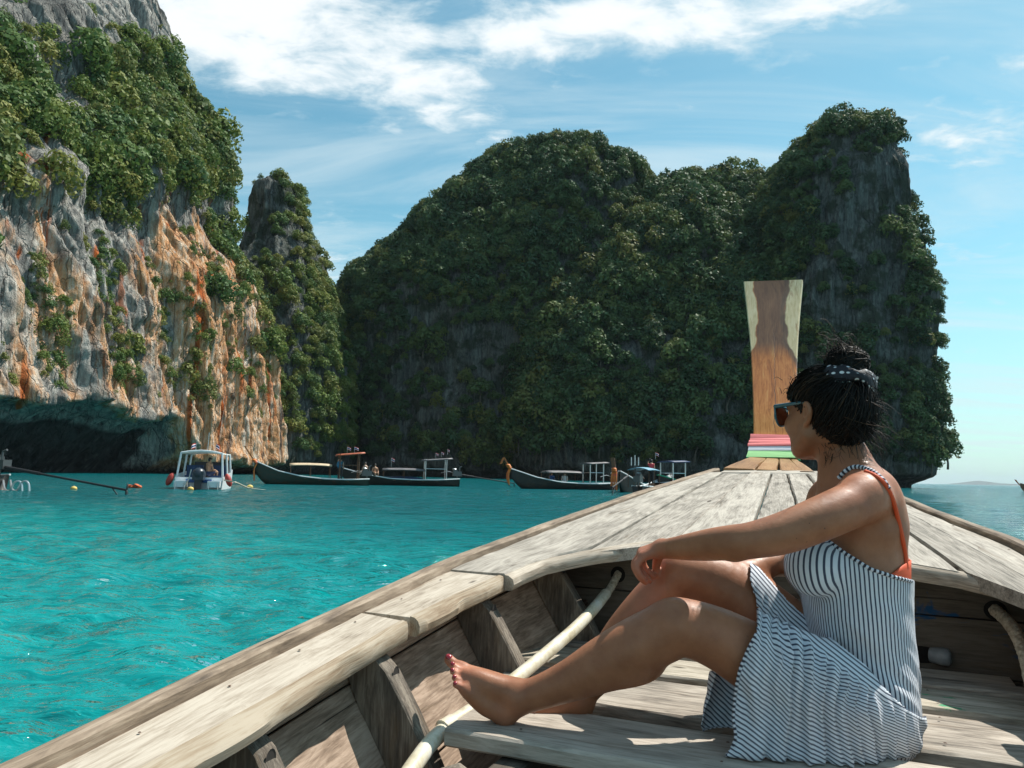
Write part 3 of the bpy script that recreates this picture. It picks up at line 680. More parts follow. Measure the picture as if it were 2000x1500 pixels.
for k in range(len(bnds)-1):
    a, b = bline(k), bline(k+1); g = .0035
    rg = random.Random(k); e = rg.uniform(-.006, .006)
    if k == 0:      # outer port plank curves in from the side deck
        b = np.array([(u, min(v, -(hwL(u)-.043)+.30)) for u, v in bline(1)])
        nb = 40; ub = np.r_[lin(1.97, 2.25, 10), lin(2.27, UB, 30)]
        vin = np.interp(ub, [1.97, 2.02, 2.144, 2.267, 2.30], [-.605, -.60, -.57, -.50, -.475]); f1 = lambda u: bnds[1][0]+(bnds[1][1]-bnds[1][0])*(u-2.3)/(UB-2.3)
        vin = np.where(ub > 2.3, [f1(u) for u in ub], vin)
        Lp = [dpt(u, -(hwL(u)-.043), e) for u in ub]; Rp = [dpt(u, v-g, e) for u, v in zip(ub, vin)]
    elif k == len(bnds)-2:
        ub = np.r_[lin(1.97, 2.25, 10), lin(2.27, UB, 30)]; f1 = lambda u: bnds[-2][0]+(bnds[-2][1]-bnds[-2][0])*(u-2.3)/(UB-2.3)
        vin = np.where(ub > 2.3, [f1(u) for u in ub], np.interp(ub, [1.97, 2.15, 2.30], [.665, .66, .655]))
        Lp = [dpt(u, v+g, e) for u, v in zip(ub, vin)]; Rp = [dpt(u, hwR(u)-.043, e) for u in ub]
    else:
        Lp = [dpt(u, v+g, e) for u, v in a]; Rp = [dpt(u, v-g, e) for u, v in b]
    strip('deck_plank', Lp, Rp, .036, WOOD_GREY, BOAT, .006, .003, seed=300+k)
# side decks: worn board with a rounded inner edge
def side_deck(u0, u1, sgn, hw, seed, n=34, skew=0.0):
    us = lin(u0, u1, n); t = np.linspace(0, 1, n)
    vin = lambda u: float(np.interp(u, [-1.2, .85, 1.1, 1.5, 1.76, 1.97], [.65, .660, .655, .660, .642, .612]))
    ue_ = us+skew*(t)
    o = np.array([B(u, sgn*(hw(u)-.043), zd(u)) for u in us]); i = np.array([B(u, sgn*vin(u), zd(u)-.002) for u in ue_])
    a = strip('side_deck_plank', o if sgn < 0 else i, i if sgn < 0 else o, .040, WOOD_SIDE, BOAT, .007, .003, seed=seed)
    # gnawed, sun-bleached nosing
    n2 = 90; us2 = lin(u0, u1+skew, n2); mb = MB(); rg = np.random.default_rng(seed)
    w = np.array([fbm(np.array([[u*9, seed, 0.]]), 4, seed)[0] for u in us2])
    wb = np.array([fbm(np.array([[u*3, seed, 3.]]), 3, seed+3)[0] for u in us2])
    prof = [(.012, .001), (-.001, -.002), (-.011, -.009), (-.017, -.020), (-.015, -.036), (-.004, -.043), (.012, -.042)]
    V = []; G = []
    for q, u in enumerate(us2):
        for (dv, dz) in prof:
            k = 1+.9*w[q]+1.0*wb[q]
            V.append(B(u, sgn*(vin(u)+dv*(k if dv < 0 else 1)), zd(u)+dz-.0+(.002*w[q] if dz < -.01 else 0))); G.append((u, dv*2, dz))
    m = len(prof); Fc = [(i*m+k, (i+1)*m+k, (i+1)*m+(k+1) % m, i*m+(k+1) % m) for i in range(n2-1) for k in range(m)]
    Fc += [tuple(range(m)), tuple((n2-1)*m+k for k in range(m))[::-1]]
    no = obj('side_deck_nosing', np.array(V), Fc, WOOD_EDGE, BOAT, True, {'gc': np.array(G), 'pr': np.full(len(V), rg.random())}, autos=40)
    bm = bmesh.new(); bm.from_mesh(no.data); bmesh.ops.recalc_face_normals(bm, faces=bm.faces); bm.to_mesh(no.data); bm.free()
side_deck(-1.2, 1.555, -1, hwL, 41, 40, -.02); side_deck(1.565, 1.965, -1, hwL, 43, 14, 0)
side_deck(-1.2, 1.3, 1, hwR, 45, 30); side_deck(1.31, 1.965, 1, hwR, 47, 14)
# nosing along the curved foredeck edge
def fore_nosing():
    va = np.r_[lin(-.622, -.575, 10), lin(-.57, .645, 110), lin(.65, .665, 6)]; V = []; G = []
    pts = np.array([(1.97+(2.13-1.97)*k/9, np.interp(1.97+(2.13-1.97)*k/9, [1.97, 2.02, 2.144], [-.605, -.60, -.57])) for k in range(10)]+[(ue(v), v) for v in lin(-.565, .64, 110)]+[(2.13-.02*k, .648+.002*k) for k in range(8)])
    t = np.gradient(pts, axis=0); t /= np.linalg.norm(t, axis=1)[:, None]; nn = np.stack([-t[:, 1], t[:, 0]], 1)       # (du,dv) normal pointing aft
    nn = np.where((nn[:, :1] > .0) & (np.abs(nn[:, :1]) > .2), -nn, nn)
    prof = [(-.012, .001), (.004, -.001), (.014, -.010), (.017, -.024), (.012, -.040), (-.012, -.043)]
    s = np.r_[0, np.cumsum(np.linalg.norm(np.diff(pts, axis=0), axis=1))]; w = fbm(np.stack([s*11, s*0, s*0], -1), 4, 71); wb = fbm(np.stack([s*3, s*0, s*0+5], -1), 3, 72)
    for q, (u, v) in enumerate(pts):
        inward = np.array([-(0-u+9)*0-1., 0]) ; n2 = nn[q]
        for d, dz in prof:
            k = 1+.4*w[q]+.5*wb[q]; uu = u+n2[0]*d*k; vv = v+n2[1]*d*k; V.append(B(uu, vv, zd(u)+camber(u, v)+dz)); G.append((s[q], d*2, dz))
    m = len(prof); n = len(pts); Fc = [(i*m+k, (i+1)*m+k, (i+1)*m+(k+1) % m, i*m+(k+1) % m) for i in range(n-1) for k in range(m)]+[tuple(range(m)), tuple((n-1)*m+k for k in range(m))[::-1]]
    o = obj('deck_nosing', np.array(V), Fc, WOOD_SIDE, BOAT, True, {'gc': np.array(G), 'pr': np.full(len(V), .4)}, autos=40)
    bm = bmesh.new(); bm.from_mesh(o.data); bmesh.ops.recalc_face_normals(bm, faces=bm.faces); bm.to_mesh(o.data); bm.free()
fore_nosing()
# deck end cross plank
strip('deck_plank', [dpt(UB+.008, v) for v in lin(-.352, .285, 16)], [dpt(UB+.13, v) for v in lin(-.335, .262, 16)], .036, WOOD_GREY, BOAT, .006, .003, seed=330)
# hull inside: strakes
def hv(u, z, sgn):
    hw = hwL(u) if sgn < 0 else hwR(u); t = zd(u)-z
    return sgn*(hw-.055-.42*t-.55*t*t) if sgn < 0 else hw-.03-.10*t-.2*t*t
for sgn in (-1, 1):
    top = .03
    for k, (a, b) in enumerate(((.035, .105), (.108, .30), (.303, .45))):
        us = lin(-1.2, 2.62, 44)
        A_ = np.array([B(u, hv(u, zd(u)-a, sgn), zd(u)-a) for u in us]); Bq = np.array([B(u, hv(u, zd(u)-b, sgn), zd(u)-b) for u in us])
        strip('hull_plank', A_, Bq, .022, WOOD_HULL, BOAT, .003, .0015, upv=BV*(-sgn), seed=350+k+10*(sgn > 0))
# outer hull shell
def hull_shell():
    us = lin(-3.0, 4.75, 60); ts = lin(0, 1, 10); V = []
    for sgn in (-1, 1):
        for u in us:
            hw = (hwL(u) if sgn < 0 else hwR(u)); zt = zr(u)-.065; zk = -.25+max(0, u-3.4)**2*.42
            zk = min(zk, zt-.12)
            for t in ts:
                z = zt+(zk-zt)*t; v = hw*(1-t**2.2*.85)*(1.0)-.004; c = -.05*max(0, u-2.7)*0
                mid = (-(hwL(u))+hwR(u))/2
                vv = sgn*v if u < 2.7 else mid+(sgn*v-mid)*1.0
                V.append(B(u, vv, z))
    n = len(us)*len(ts); Fc = []
    for s_ in range(2):
        for i in range(len(us)-1):
            for j in range(len(ts)-1):
                a = s_*n+i*10+j; q = (a, a+10, a+11, a+1); Fc.append(q if s_ else q[::-1])
    obj('hull', np.array(V), Fc, WOOD_RAIL, BOAT, True, {'gc': np.array([uvz(p) for p in V]), 'pr': np.full(len(V), .3)})
    # dark bilge lining below the floor
    V = [];
    us = lin(-1.2, 2.6, 20)
    for u in us:
        for sgn in (-1, 1):
            V.append(B(u, hv(u, zd(u)-.44, sgn)*1.0, zd(u)-.44))
    V = np.array(V); Vb = V.copy(); Vb[:, 2] -= .05
    Fc = [(2*i, 2*i+2, 2*i+3, 2*i+1) for i in range(len(us)-1)]
    obj('bilge_board', V, Fc, WOOD_BULK, BOAT, False, {'gc': np.array([uvz(p) for p in V]), 'pr': np.full(len(V), .6)})
hull_shell()
# frames (ribs) with a trunnel hole near the top
def frame_rib(u0, sgn, seed):
    rg = np.random.default_rng(seed); th = .052; V = []; G = []
    zt = zd(u0)-.052; zb = .36; n = 16
    zs = np.linspace(zt, zb, n); jag = fbm(np.stack([zs*22, zs*0+seed, zs*0], -1), 3, seed)
    for q, z in enumerate(zs):
        t = zd(u0)-z
        vin = abs(hv(u0, z, sgn))-.092-.03*math.sin(min(1, t/.3)*2.4)+.05*max(0, t-.22)+.004*jag[q]; vout = abs(hv(u0, z, sgn))-.004
        if q == 0: vin += .012
        for (du, v) in ((-th/2, vout), (-th/2, vin+.004), (-th/2+.004, vin), (th/2-.004, vin), (th/2, vin+.004), (th/2, vout)):
            V.append(B(u0+du+.003*jag[q], sgn*v, z)); G.append((z, du*3, v))
    m = 6; Fc = [(i*m+k, i*m+(k+1) % m, (i+1)*m+(k+1) % m, (i+1)*m+k) for i in range(n-1) for k in range(m)]+[tuple(range(m)), tuple((n-1)*m+k for k in range(m))]
    o = obj('frame', np.array(V), Fc, WOOD_FRAME, BOAT, True, {'gc': np.array(G), 'pr': np.full(len(V), rg.random())}, autos=35)
    bm = bmesh.new(); bm.from_mesh(o.data); bmesh.ops.recalc_face_normals(bm, faces=bm.faces); bm.to_mesh(o.data); bm.free()
    # sunk trunnel
    zc = zt-.032; t = zd(u0)-zc; vi = abs(hv(u0, zc, sgn))-.092-.03*math.sin(min(1, t/.3)*2.4)
    c = B(u0, sgn*(vi-.0012), zc); ring = np.array([c+BU*.013*math.cos(a)+np.array([0, 0, .017])*math.sin(a) for a in np.linspace(0, 6.283, 14, endpoint=False)]); inn = np.array([c+BV*(-sgn)*(-.0)+BU*.010*math.cos(a)+np.array([0, 0, .013])*math.sin(a) for a in np.linspace(0, 6.283, 14, endpoint=False)])
    V = np.vstack([ring, inn+BV*sgn*.0009]); Fc = [(i, (i+1) % 14, 14+(i+1) % 14, 14+i) for i in range(14)]+[tuple(range(14, 28))]
    obj('trunnel_hole', V, Fc, DARK, o, False, {'gc': V, 'pr': np.zeros(28)})
for u0 in (.62, 1.07, 1.455, 1.93, 2.36): frame_rib(u0, -1, int(u0*100))
for u0 in (.62, 1.07, 1.47): frame_rib(u0, 1, int(u0*100)+7)
# bulkhead closing the foredeck
UBK = 2.50; ZF = .615
def bulkhead():
    for k, (za, zb) in enumerate(((.905, .755), (.752, .60), (.597, .45))):
        vs = lin(-.72, .80, 30); top = lambda v: zd(UBK)+camber(UBK, v)-.038
        f = lambda v, z: min(abs(v), abs(hv(UBK, z, math.copysign(1, v)))-.002)*math.copysign(1, v)
        A_ = np.array([B(UBK, f(v, min(za, top(v))), min(za, top(v))) for v in vs]); Bq = np.array([B(UBK, f(v, zb), zb) for v in vs])
        strip('bulkhead_plank', A_, Bq, .03, WOOD_BULK, BOAT, .002, .001, upv=-BU, seed=400+k)
bulkhead()
# floor planks
def floor_plank(ua, ub, va, vb, mat, seed, z=ZF, th=.036, wob=.004, n=22):
    rg = np.random.default_rng(seed); vs = lin(va, vb, n)
    j = fbm(np.stack([vs*3, vs*0+seed, vs*0], -1), 2, seed)*wob; tilt = rg.uniform(-.003, .003)
    strip('floor_plank', [B(ub+j[i], v, z+tilt) for i, v in enumerate(vs)], [B(ua+j[i]*.6, v, z-tilt) for i, v in enumerate(vs)], th, mat, BOAT, .005, .0025, seed=seed)
floor_plank(1.435, 1.645, -.505, .60, WOOD_FLOOR, 501)
floor_plank(1.735, 2.018, -.575, .62, WOOD_FLOOR, 502, ZF-.004)
floor_plank(2.062, 2.255, -.61, .64, WOOD_FLOORG, 503, ZF-.002)
floor_plank(2.262, 2.37, -.63, .65, WOOD_FLOOR, 504, ZF+.003)
floor_plank(2.385, 2.485, -.62, .64, WOOD_FLOOR, 505, ZF-.004)
floor_plank(1.18, 1.39, .06, .60, WOOD_FLOOR, 506, ZF-.002)
floor_plank(.88, 1.14, .06, .60, WOOD_FLOOR, 507, ZF-.002)
# bearers carrying the floor, and the bolted block by the port frame
for v0 in (-.36, .02, .42):
    strip('floor_bearer', [B(u, v0-.03, ZF-.045) for u in lin(.6, 2.48, 6)], [B(u, v0+.03, ZF-.045) for u in lin(.6, 2.48, 6)], .07, WOOD_BULK, BOAT, .004, .001)
def block():
    p0 = B(1.33, -.445, 0); a = [B(1.345, -.475, .575), B(1.345, -.425, .60), B(1.345, -.40, .575)]; 
    V = []; 
    for u in (1.30, 1.35):
        for v, z in ((-.50, .40), (-.49, .545), (-.465, .572), (-.425, .588), (-.405, .578), (-.37, .40)): V.append(B(u, v, z))
    Fc = [(0, 1, 2, 3, 4, 5), (11, 10, 9, 8, 7, 6)]+[(k, (k+1) % 6+0, (k+1) % 6+6, k+6)[::-1] for k in range(6)]
    o = obj('bearer_block', np.array(V), Fc, WOOD_FRAME, BOAT, True, {'gc': np.array([uvz(p)[[2, 1, 0]] for p in V]), 'pr': np.full(12, .8)}, autos=30)
    bm = bmesh.new(); bm.from_mesh(o.data); bmesh.ops.recalc_face_normals(bm, faces=bm.faces); bmesh.ops.bevel(bm, geom=bm.edges[:], offset=.004, segments=2, affect='EDGES', profile=.6); bm.to_mesh(o.data); bm.free()
    MB().ball(B(1.299, -.425, .555), (.006, .006, .008)).build('bolt_head', IRON, o)
block()
# drain hole with its white pipe end, and rope holes in the bulkhead
def disc(name, u, v, z, ru, rz, mat, parent=BOAT, off=.0015):
    V = [B(u-off, v+ru*math.cos(a), z+rz*math.sin(a)) for a in np.linspace(0, 6.283, 20, endpoint=False)]
    return obj(name, np.array(V), [tuple(range(20))], mat, parent, False)
BLACK = material('hole_black', None, (.008, .007, .006), 1.0)
PIPE = material('pvc_pipe', lambda nt: {'Base Color': nt.ramp(nt.noise(nt.pos(), 30, 4), [(.3, (.16, .18, .19)), (.7, (.26, .28, .29))])}, (.55, .58, .6), .45)

# ---------------------------------------------------------------- prow
def bx(px, py, u):
    """point on the plane across the boat at station u seen at a pixel"""
    d = ray(px, py); return CAMP+d*(u/(d@BU))
stem = empty('prow', BOAT.location*0, 0, parent=BOAT)
stem.location = (0, 0, 0)
def prow():
    # breasthook plates: thick varnished pieces lying on the deck end, sweeping up into the stem
    def plate(name, aft, seed, z0=.004):
        pass
    us = [4.36, 4.45, 4.58, 4.70, 4.80]
    # left and right outline of the plate seen in the photo, by station
    Lpx = [(1413, 913.5), (1424, 908), (1441, 901), (1455, 896), (1463, 892)]; Rpx = [(1592, 921), (1583, 914), (1573, 907), (1564, 902), (1558, 897)]
    segs = [(0, .345), (.37, .595), (.635, .86), (.84, 1.0)]; aft = [4.335, 4.325, 4.33, 4.29]
    for k, ((f0, f1), ua) in enumerate(zip(segs, aft)):
        Lq = []; Rq = []
        n = 14
        for t in np.linspace(0, 1, n):
            u = ua+(4.80-ua)*t; tt = max(0., (u-4.36)/(4.80-4.36))
            i = np.interp(tt*(len(us)-1), range(len(us)), range(len(us)))
            lx = np.interp(i, range(5), [p[0] for p in Lpx]); ly = np.interp(i, range(5), [p[1] for p in Lpx]); rx = np.interp(i, range(5), [p[0] for p in Rpx]); ry = np.interp(i, range(5), [p[1] for p in Rpx])
            l, r = bx(lx, ly, u), bx(rx, ry, u)
            g0 = f0+(0 if k == 0 else .004); 
            cl = np.interp(t, [0, .35, .55, 1], [f0, f0, f0 if k == 0 else (f0*.6+[0, .357, .615, .85][k]*.4), [0, .357, .615, .85][k]+.002 if k else 0])
            cr = np.interp(t, [0, .35, .55, 1], [f1, f1, f1 if k == 3 else (f1*.6+[.357, .615, .85, 1][k]*.4), [.357, .615, .85, 1][k]-.002 if k < 3 else 1])
            Lq.append(l+(r-l)*cl+np.array([0, 0, .0])); Rq.append(l+(r-l)*cr)
        strip('breasthook_plate', Lq, Rq, .045, WOOD_TEAK, BOAT, .005, .002, seed=600+k)
    # the stem curving up under the ribbons and the flat prow board
    def fn(nt):
        g = nt.attr('gc', 1); x, y, z = nt.sep(g); x = nt.math('DIVIDE', x, 1.42)
        w = nt.noise(nt.vmath('MULTIPLY', g, (3, 7, 7)), 1.0, 3, .5, 0, 1)
        gw = nt.vmath('ADD', nt.vmath('MULTIPLY', g, (1.2, 14, 14)), nt.vmath('MULTIPLY', w, (1.8, 1.8, 1.8)))
        band = nt.noise(gw, 2.6, 6, .6, .4); fine = nt.noise(nt.vmath('MULTIPLY', g, (6, 160, 160)), 1, 4, .6)
        f = nt.math('ADD', nt.math('MULTIPLY', band, .6), nt.math('MULTIPLY', fine, .4))
        heart = nt.ramp(f, [(.34, (.22, .065, .020)), (.46, (.44, .14, .036)), (.56, (.56, .20, .055)), (.70, (.64, .32, .11))])
        low = nt.ramp(f, [(.34, (.32, .11, .025)), (.48, (.56, .22, .05)), (.66, (.68, .34, .11))])
        heart = nt.mix(nt.rng(x, .45, .05), heart, low)
        sap = nt.ramp(f, [(.34, (.48, .36, .18)), (.52, (.66, .53, .31)), (.7, (.74, .63, .42))])
        dark = nt.ramp(f, [(.34, (.06, .035, .025)), (.65, (.16, .09, .055))])
        # heartwood outline: wide below, waisted near the top
        nz = nt.math('MULTIPLY', nt.math('SUBTRACT', nt.noise(nt.comb(nt.math('MULTIPLY', x, 3.2), 0.0, 0.0), 1.6, 3), .5), .09)
        hwid = nt('ShaderNodeFloatCurve', {'Value': nt.math('MULTIPLY', x, 1.0)}); cv = hwid.node.mapping.curves[0]
        for i, (a, b) in enumerate([(0, .34), (.42, .30), (.56, .26), (.66, .19), (.72, .135), (.80, .15), (.88, .13), (1, .14)]):
            if i < 2 and i < len(cv.points): cv.points[i].location = (a, b)
            else: cv.points.new(a, b)
        hwid.node.mapping.update()
        edge = nt.math('SUBTRACT', nt.math('ADD', nt.math('MULTIPLY', hwid, .72), nz), nt.math('ABSOLUTE', nt.math('ADD', y, .015)))
        c = nt.mix(nt.rng(edge, -.006, .006), sap, heart)
        rim = nt.math('MULTIPLY', nt.rng(edge, .045, .01), nt.rng(edge, -.012, .0))
        rimm = nt.math('MULTIPLY', rim, nt.math('MULTIPLY', nt.rng(x, .38, .55), nt.rng(y, -.05, .04)))
        c = nt.mix(nt.math('MULTIPLY', rimm, .9), c, dark)
        c = nt.mix(nt.math('MULTIPLY', nt.math('MULTIPLY', nt.rng(x, .60, .74), nt.rng(edge, -.004, .012)), .85), c, dark)
        smear = nt.math('MULTIPLY', nt.rng(nt.noise(nt.vmath('MULTIPLY', g, (2, 9, 9)), 2.0, 4, .6, .5), .56, .68), nt.rng(y, .04, .10))
        c = nt.mix(nt.math('MULTIPLY', smear, .7), c, (.30, .13, .05))
        crk = nt.math('MULTIPLY', nt.rng(nt.math('ABSOLUTE', nt.math('ADD', nt.math('SUBTRACT', y, .006), nt.math('MULTIPLY', nt.math('SUBTRACT', nt.noise(nt.comb(x, 0., 0.), 7, 4), .5), .05))), .0022, .0008), nt.math('MULTIPLY', nt.rng(x, .12, .2), nt.rng(x, .95, .6)))
        c = nt.mix(crk, c, (.02, .012, .01))
        return {'Base Color': c, 'Roughness': .42, 'Specular IOR Level': .3, 'Coat Weight': .12, 'Coat Roughness': .2, 'Normal': nt.bump(nt.math('ADD', f, nt.math('MULTIPLY', crk, -1)), .25, .003)}
    BOARD = material('varnished_board', fn, (.35, .16, .07), .35)
    # outline px at several heights (left, right), station u leans forward with height
    rows = [(893, 1462, 1558, 4.80), (882, 1466, 1556, 4.835), (868, 1469, 1554, 4.875), (850, 1471, 1553, 4.93), (815, 1471, 1553, 5.02), (770, 1470, 1554, 5.15), (720, 1468, 1556, 5.30), (670, 1465, 1558, 5.45), (620, 1460, 1561.5, 5.60), (575, 1455, 1565.5, 5.74), (548, 1452, 1568, 5.82)]
    A_ = np.array([bx(l, y+ (2 if y < 560 else 0), u) for y, l, r, u in rows]); Bq = np.array([bx(r, y-(2 if y < 560 else 0), u) for y, l, r, u in rows])
    A_ = spline(A_, 40); Bq = spline(Bq, 40)
    o = strip('prow_board', A_, Bq, .055, BOARD, BOAT, .006, .001, upv=-BU, seed=620)
    return A_, Bq
PRA, PRB = prow()
bpy.data.objects.remove(stem)
# ribbons wound round the stem
def ribbon(name, t0, t1, color, label, turns, seed):
    n = len(PRA); rg = np.random.default_rng(seed)
    mat = material('cloth_'+name, lambda nt: {'Base Color': color+(1,), 'Roughness': .8, 'Sheen Weight': .3, 'Normal': nt.bump(nt.noise(nt.vmath('MULTIPLY', nt.pos(), (20, 20, 260)), 1.0, 4), .35, .004)}, color, .8)
    mb = MB(); idx = lambda t: np.array([np.interp(t*(n-1), np.arange(n), PRA[:, k]) for k in range(3)]), lambda t: np.array([np.interp(t*(n-1), np.arange(n), PRB[:, k]) for k in range(3)])
    for k in range(turns):
        a0 = t0+(t1-t0)*k/turns; a1 = t0+(t1-t0)*(k+1)/turns+.012; V = []
        ext = .010+.0025*(turns-k)+.004*rg.random(); tl = rg.uniform(-.004, .004)
        for t in (a0, (a0+a1)/2, a1):
            l, r = idx[0](t), idx[1](t); w = (r-l)/np.linalg.norm(r-l); bul = ext+(.003 if t == (a0+a1)/2 else 0)
            l2 = l-w*ext; r2 = r+w*ext; d = BU
            z = np.array([0, 0, tl])
            V += [l2-d*bul-z, l2+(r2-l2)*.5-d*(bul+.002), r2-d*bul+z, r2+d*(.06+bul)+z-np.array([0, 0, .015]), l2+d*(.06+bul)-z-np.array([0, 0, .015])]
        Fc = [(i*5+j, i*5+(j+1) % 5, (i+1)*5+(j+1) % 5, (i+1)*5+j) for i in range(2) for j in range(5)]+[(0, 4, 3, 2, 1), (10, 11, 12, 13, 14)]
        mb.add(np.array(V), Fc)
    o = mb.build(name, mat, None, True, autos=50); setp(o, label, 'ribbon', 'ribbons round the prow'); return o
ribbon('prow_ribbon', .0, .105, (.42, .80, .32), 'light green ribbon wound round the prow, lowest of three', 1, 3)
ribbon('prow_ribbon', .117, .168, (.82, .80, .84), 'white ribbon wound round the prow between the green and red', 1, 4)
ribbon('prow_ribbon', .182, .292, (.80, .17, .17), 'coral red ribbon wound round the prow, topmost of three', 4, 5)

# ---------------------------------------------------------------- ropes and hose
ROPE = material('rope_fibre', lambda nt: {'Base Color': nt.ramp(nt.noise(nt.vmath('MULTIPLY', nt.attr('gc', 1), (200, 60, 60)), 1., 3), [(.3, (.30, .25, .18)), (.7, (.62, .55, .43))]), 'Normal': nt.bump(nt.noise(nt.vmath('MULTIPLY', nt.attr('gc', 1), (300, 90, 90)), 1., 3), .5, .002)}, (.5, .43, .33), .85)
def rope(mb, pts, R, twist=28., n=None):
    """three-strand laid rope"""
    P = spline(pts, n or 60); T, N, Bn = frames(P); s = np.r_[0, np.cumsum(np.linalg.norm(np.diff(P, axis=0), axis=1))]
    for k in range(3):
        a = s*twist/R/10+k*2.0944
        Q = P+(np.cos(a)[:, None]*N+np.sin(a)[:, None]*Bn)*R*.5; mb.tube(Q, R*.56, 7)
    return P
def pB(px, py, u): return bx(px, py, u)
def ropes():
    a = pB(1207, 1122, UBK-.001); b = pB(1192, 1150, 2.44); c = pB(1172, 1178, 2.37)
    rp = empty('rope', a, 0, 'old laid rope running from the left bulkhead hole through cream hose', 'rope')
    mb = MB(); rope(mb, [a+BU*.02, a, b, c, pB(1150, 1200, 2.32)], .0125, 22, 70); mb.build('rope_strands', ROPE, rp)
    h0, h1 = pB(1183, 1160, 2.41), pB(864, 1423, 1.49); t = np.linspace(0, 1, 60)[:, None]
    P = h0*(1-t)+h1*t-np.array([0, 0, .020])*np.sin(t*np.pi)+BV*.012*np.sin(t*np.pi)+BV*.004*np.sin(t*9)
    HOSE = material('cream_hose', lambda nt: {'Base Color': nt.ramp(nt.math('ADD', nt.math('MULTIPLY', nt.noise(nt.attr('gc', 1), 14, 4), .7), nt.math('MULTIPLY', nt.noise(nt.attr('gc', 1), 90, 3), .3)), [(.32, (.42, .34, .20)), (.5, (.66, .59, .44)), (.66, (.78, .75, .66))]), 'Coat Weight': .3}, (.7, .62, .45), .38)
    h = MB(); h.tube(P, .0168, 16); ho = h.build('hose', HOSE, rp)
    q = [P[-1]+(P[-1]-P[-2])*-.3+np.array([0, 0, -.004]), pB(842, 1450, 1.43), pB(818, 1482, 1.37), pB(790, 1524, 1.30), pB(760, 1580, 1.22)]
    h = MB(); h.tube(spline(q, 24), .0172, 16); h.build('hose', HOSE, rp)
    h = MB(); h.tube([P[-3], P[-1], q[0]+(q[0]-P[-1])*.5], [.0185, .0195, .0185], 16); h.build('hose_joint', HOSE, rp)
    d = uvz(a); disc('rope_hole', UBK, d[1]+.0, d[2], .024, .026, BLACK)
    a = pB(1944, 1192, UBK-.001); d = uvz(a); disc('rope_hole', UBK, d[1], d[2], .028, .026, BLACK)
    rp = empty('rope', a, 0, 'thick tan laid rope hanging from the right bulkhead hole', 'rope')
    mb = MB(); rope(mb, [a+BU*.02, a, pB(1968, 1214, 2.42), pB(1988, 1244, 2.35), pB(2004, 1285, 2.28), pB(2016, 1340, 2.2), pB(2030, 1400, 2.1)], .0165, 22, 90); mb.build('rope_strands', ROPE, rp)
    a = uvz(pB(1833, 1277, UBK-.001)); disc('drain_hole', UBK, a[1]-.045, a[2]-.006, .060, .023, BLACK)
    V = []; 
    mb = MB(); mb.tube(spline([B(UBK-.002, a[1]-.02, a[2]-.004), B(UBK-.010, a[1]+.0, a[2]-.004), B(UBK-.016, a[1]+.02, a[2]-.004), B(UBK-.017, a[1]+.030, a[2]-.004)], 10), [.020, .021, .022, .023, .024, .024, .024, .022, .018, .010], 16); mb.build('drain_pipe', PIPE, BOAT)
    a = uvz(pB(1143, 1177, UBK-.001)); mb = MB(); mb.ball(B(UBK-.001, a[1], a[2]), (.010, .010, .010)); mb.build('bolt_head', IRON, BOAT)
ropes()

# iron nails along the deck seams and floor boards
def nails():
    mb = MB(); rg = np.random.default_rng(3)
    def nail(u, v, z):
        c = B(u, v, z); r = rg.uniform(.0028, .0042); ring = [c+BU*r*math.cos(a)+BV*r*math.sin(a)+np.array([0, 0, .0006]) for a in np.linspace(0, 6.283, 7, endpoint=False)]
        mb.add(np.array(ring+[c+np.array([0, 0, .0022])]), [(i, (i+1) % 7, 7) for i in range(7)])
    for k in range(len(bnds)-1):
        for u in (2.62, 2.95, 3.3, 3.62, 3.95, 4.16):
            f = lambda kk: bnds[kk][0]+(bnds[kk][1]-bnds[kk][0])*(u-2.3)/(UB-2.3)
            a, b = f(k), f(k+1)
            if k == 0: a = -(hwL(u)-.043)
            if k == len(bnds)-2: b = hwR(u)-.043
            for t in (.18, .82):
                v = a+(b-a)*t+rg.normal()*.006; nail(u+rg.normal()*.012, v, zd(u)+camber(u, v)+.001)
    for u in np.arange(-.6, 1.95, .19): nail(u, -(hwL(u)-.075), zd(u)+.001); nail(u+.05, -(hwL(u)-.020), zr(u)+.003)
    for ua, ub in ((1.435, 1.645), (1.735, 2.018), (2.062, 2.255)):
        for v0 in (-.36, .02, .42):
            for u in (ua+.05, ub-.05): nail(u, v0+rg.normal()*.01, ZF+.002)
    mb.build('nail_heads', IRON, BOAT)['kind'] = 'stuff'
nails()
